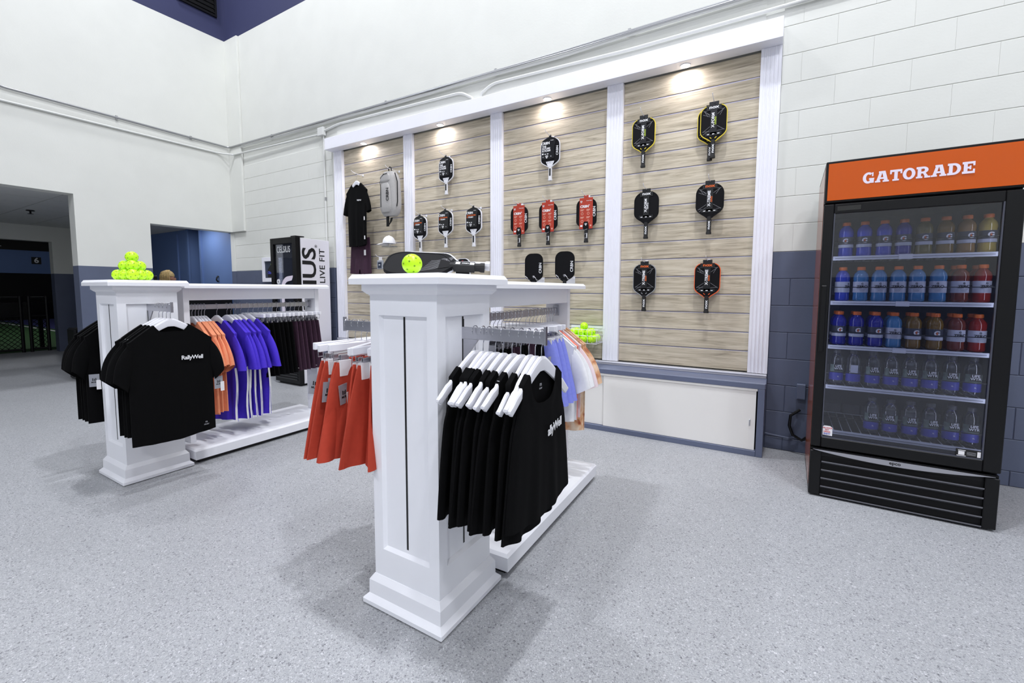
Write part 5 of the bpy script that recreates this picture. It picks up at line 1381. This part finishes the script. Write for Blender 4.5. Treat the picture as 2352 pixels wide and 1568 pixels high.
for k in range(6): obj('louvre', MB().box(TX0+.05, TX1-.05, TY0+.002, TY0+.012, .08+k*.035, .092+k*.035), 'black gloss', tc_)
obj('toe', MB().box(TX0+.03, TX1-.03, TY0+.05, TY1-.02, 0, .031), 'black plastic', tc_)
obj('top_bracket', MB().box(TX1-.10, TX1+.002, TY0+.005, TY0+.13, TZ, TZ+.012), 'black plastic', tc_)
sp = obj('side_skin', MB().box(TX1, TX1+.002, TY0+.08, TY1, .05, TZ-.015), mat('skin white', (232,230,236), .35), tc_)
text_fit('CELSIUS', 1.25, .205, 'print black', sp, (TX1+.0035, 3.69, 1.19), (0, radians(-90), radians(90)), bold=.02)
text_fit('LIVE FIT', .455, .082, 'print black', sp, (TX1+.0035, 3.885, 1.585), (0, radians(-90), radians(90)), bold=.012, spacing=1.08)
text('\u00ae', .05, 'print black', sp, (TX1+.0035, 3.80, 1.84), (0, radians(-90), radians(90)), bold=.0)
# ================================================================ PERSON BEHIND THE DESK (only the head shows above the pedestal)
pr = thing('person', 'person with long blond braids seated behind the black counter, facing right', 'person', (-8.90, 3.545, 0), (0, 0, radians(-22)))
# local: faces +y; skinned body
def skin_body(joints, edges, m, parent):
    me = bpy.data.meshes.new('body'); me.from_pydata([j[:3] for j in joints], edges, []); o = bpy.data.objects.new('body', me); COL.objects.link(o); o.parent = parent
    sk = o.modifiers.new('skin', 'SKIN'); sk.use_smooth_shade = True
    for v, j in zip(me.skin_vertices[0].data, joints): v.radius = (j[3], j[4] if len(j) > 4 else j[3])
    me.skin_vertices[0].data[0].use_root = True
    sb = o.modifiers.new('sub', 'SUBSURF'); sb.levels = 2; sb.render_levels = 2
    me.materials.append(M_(m)); return o
J = [(0,0,.72,.15,.12),(0,.0,.90,.13,.10),(0,.0,1.10,.15,.11),(0,-.01,1.23,.13,.08),(0,.0,1.30,.055,.055),(0,.015,1.38,.05,.05),
     (.17,-.01,1.22,.06,.055),(.22,.02,1.0,.047,.045),(.19,.22,.94,.038,.036),(-.17,-.01,1.22,.06,.055),(-.22,.02,1.0,.047,.045),(-.19,.22,.94,.038,.036),
     (.10,.05,.68,.085,.08),(.12,.42,.66,.065,.065),(.12,.44,.28,.05,.05),(.12,.46,.06,.04,.04),(-.10,.05,.68,.085,.08),(-.12,.42,.66,.065,.065),(-.12,.44,.28,.05,.05),(-.12,.46,.06,.04,.04),(.12,.56,.05,.035,.03),(-.12,.56,.05,.035,.03)]
Ed = [(0,1),(1,2),(2,3),(3,4),(4,5),(3,6),(6,7),(7,8),(3,9),(9,10),(10,11),(0,12),(12,13),(13,14),(14,15),(15,20),(0,16),(16,17),(17,18),(18,19),(19,21)]
skin_body(J, Ed, mat('shirt dark', (34,36,44), .8), pr)
h = MB(); hz = 1.465
rows = []
for j in range(15):
    a = pi*j/14; r = sin(a); z = hz + .118*-cos(a)
    row = []
    for k in range(21):
        b = 2*pi*k/20; x = .074*r*cos(b); y = .094*r*sin(b)
        f = max(0, sin(b))
        if z < hz-.04: y += .012*f; x *= .9
        if abs(cos(b)) < .16 and sin(b) > 0 and hz-.045 < z < hz-.005: y += .022       # nose
        if .2 < abs(cos(b)) < .5 and sin(b) > 0 and hz-.002 < z < hz+.02: y -= .007  # eye sockets
        if abs(cos(b)) < .3 and sin(b) > 0 and hz-.075 < z < hz-.055: y += .006        # lips
        row.append((x, y, z))
    rows.append(row)
h.grid(rows); obj('head', h, 'skin', pr)
for s in (-1, 1):
    obj('ear', MB().sphere((s*.075, -.005, hz-.005), .02, 10, 8, .4, .7, 1.2), 'skin', pr)
    obj('eye', MB().sphere((s*.028, .083, hz+.008), .010, 8, 6), 'print black', pr)
ha = MB(); rows = []
for j in range(9):
    a = radians(90*j/8); rows.append([((.085*cos(a))*cos(b*pi/12), (.104*cos(a))*sin(b*pi/12) - .012, hz+.018+.108*sin(a)) for b in range(25)])
ha.grid(rows); hr = obj('hair', ha, 'hair blond', pr)
for k in range(17):
    b = radians(180+ -15 + k*210/16); x, y = .085*cos(b), .098*sin(b)-.012
    pts = [(x*.3, y*.3+.02, hz+.122), (x*.8, y*.8, hz+.09), (x, y, hz+.03), (x*1.05, y*1.04, hz-.06), (x*1.0, y*1.05-.005, hz-.18), (x*.95, y*1.0-.01, hz-.28)]
    dn = []
    for q0, q1 in zip(pts[:-1], pts[1:]):
        for u in range(4): w = u/4; dn.append(tuple(q0[i]*(1-w)+q1[i]*w for i in range(3)))
    obj('braid', MB().tube(dn, [.0085+.0022*(i % 2) for i in range(len(dn))], 6), 'hair blond', hr)
st_ = thing('desk_stool', 'black stool under the person behind the counter', 'stool', (-8.90, 3.545, 0))
obj('seat', MB().lathe([(.001, .56), (.17, .56), (.18, .575), (.17, .60), (.001, .60)], 20), 'black plastic', st_)
obj('column', MB().tube([(0, 0, .03), (0, 0, .56)], .025, 10), 'satin steel', st_); obj('base', MB().lathe([(.22, 0), (.22, .012), (.03, .03)], 20), 'black plastic', st_)
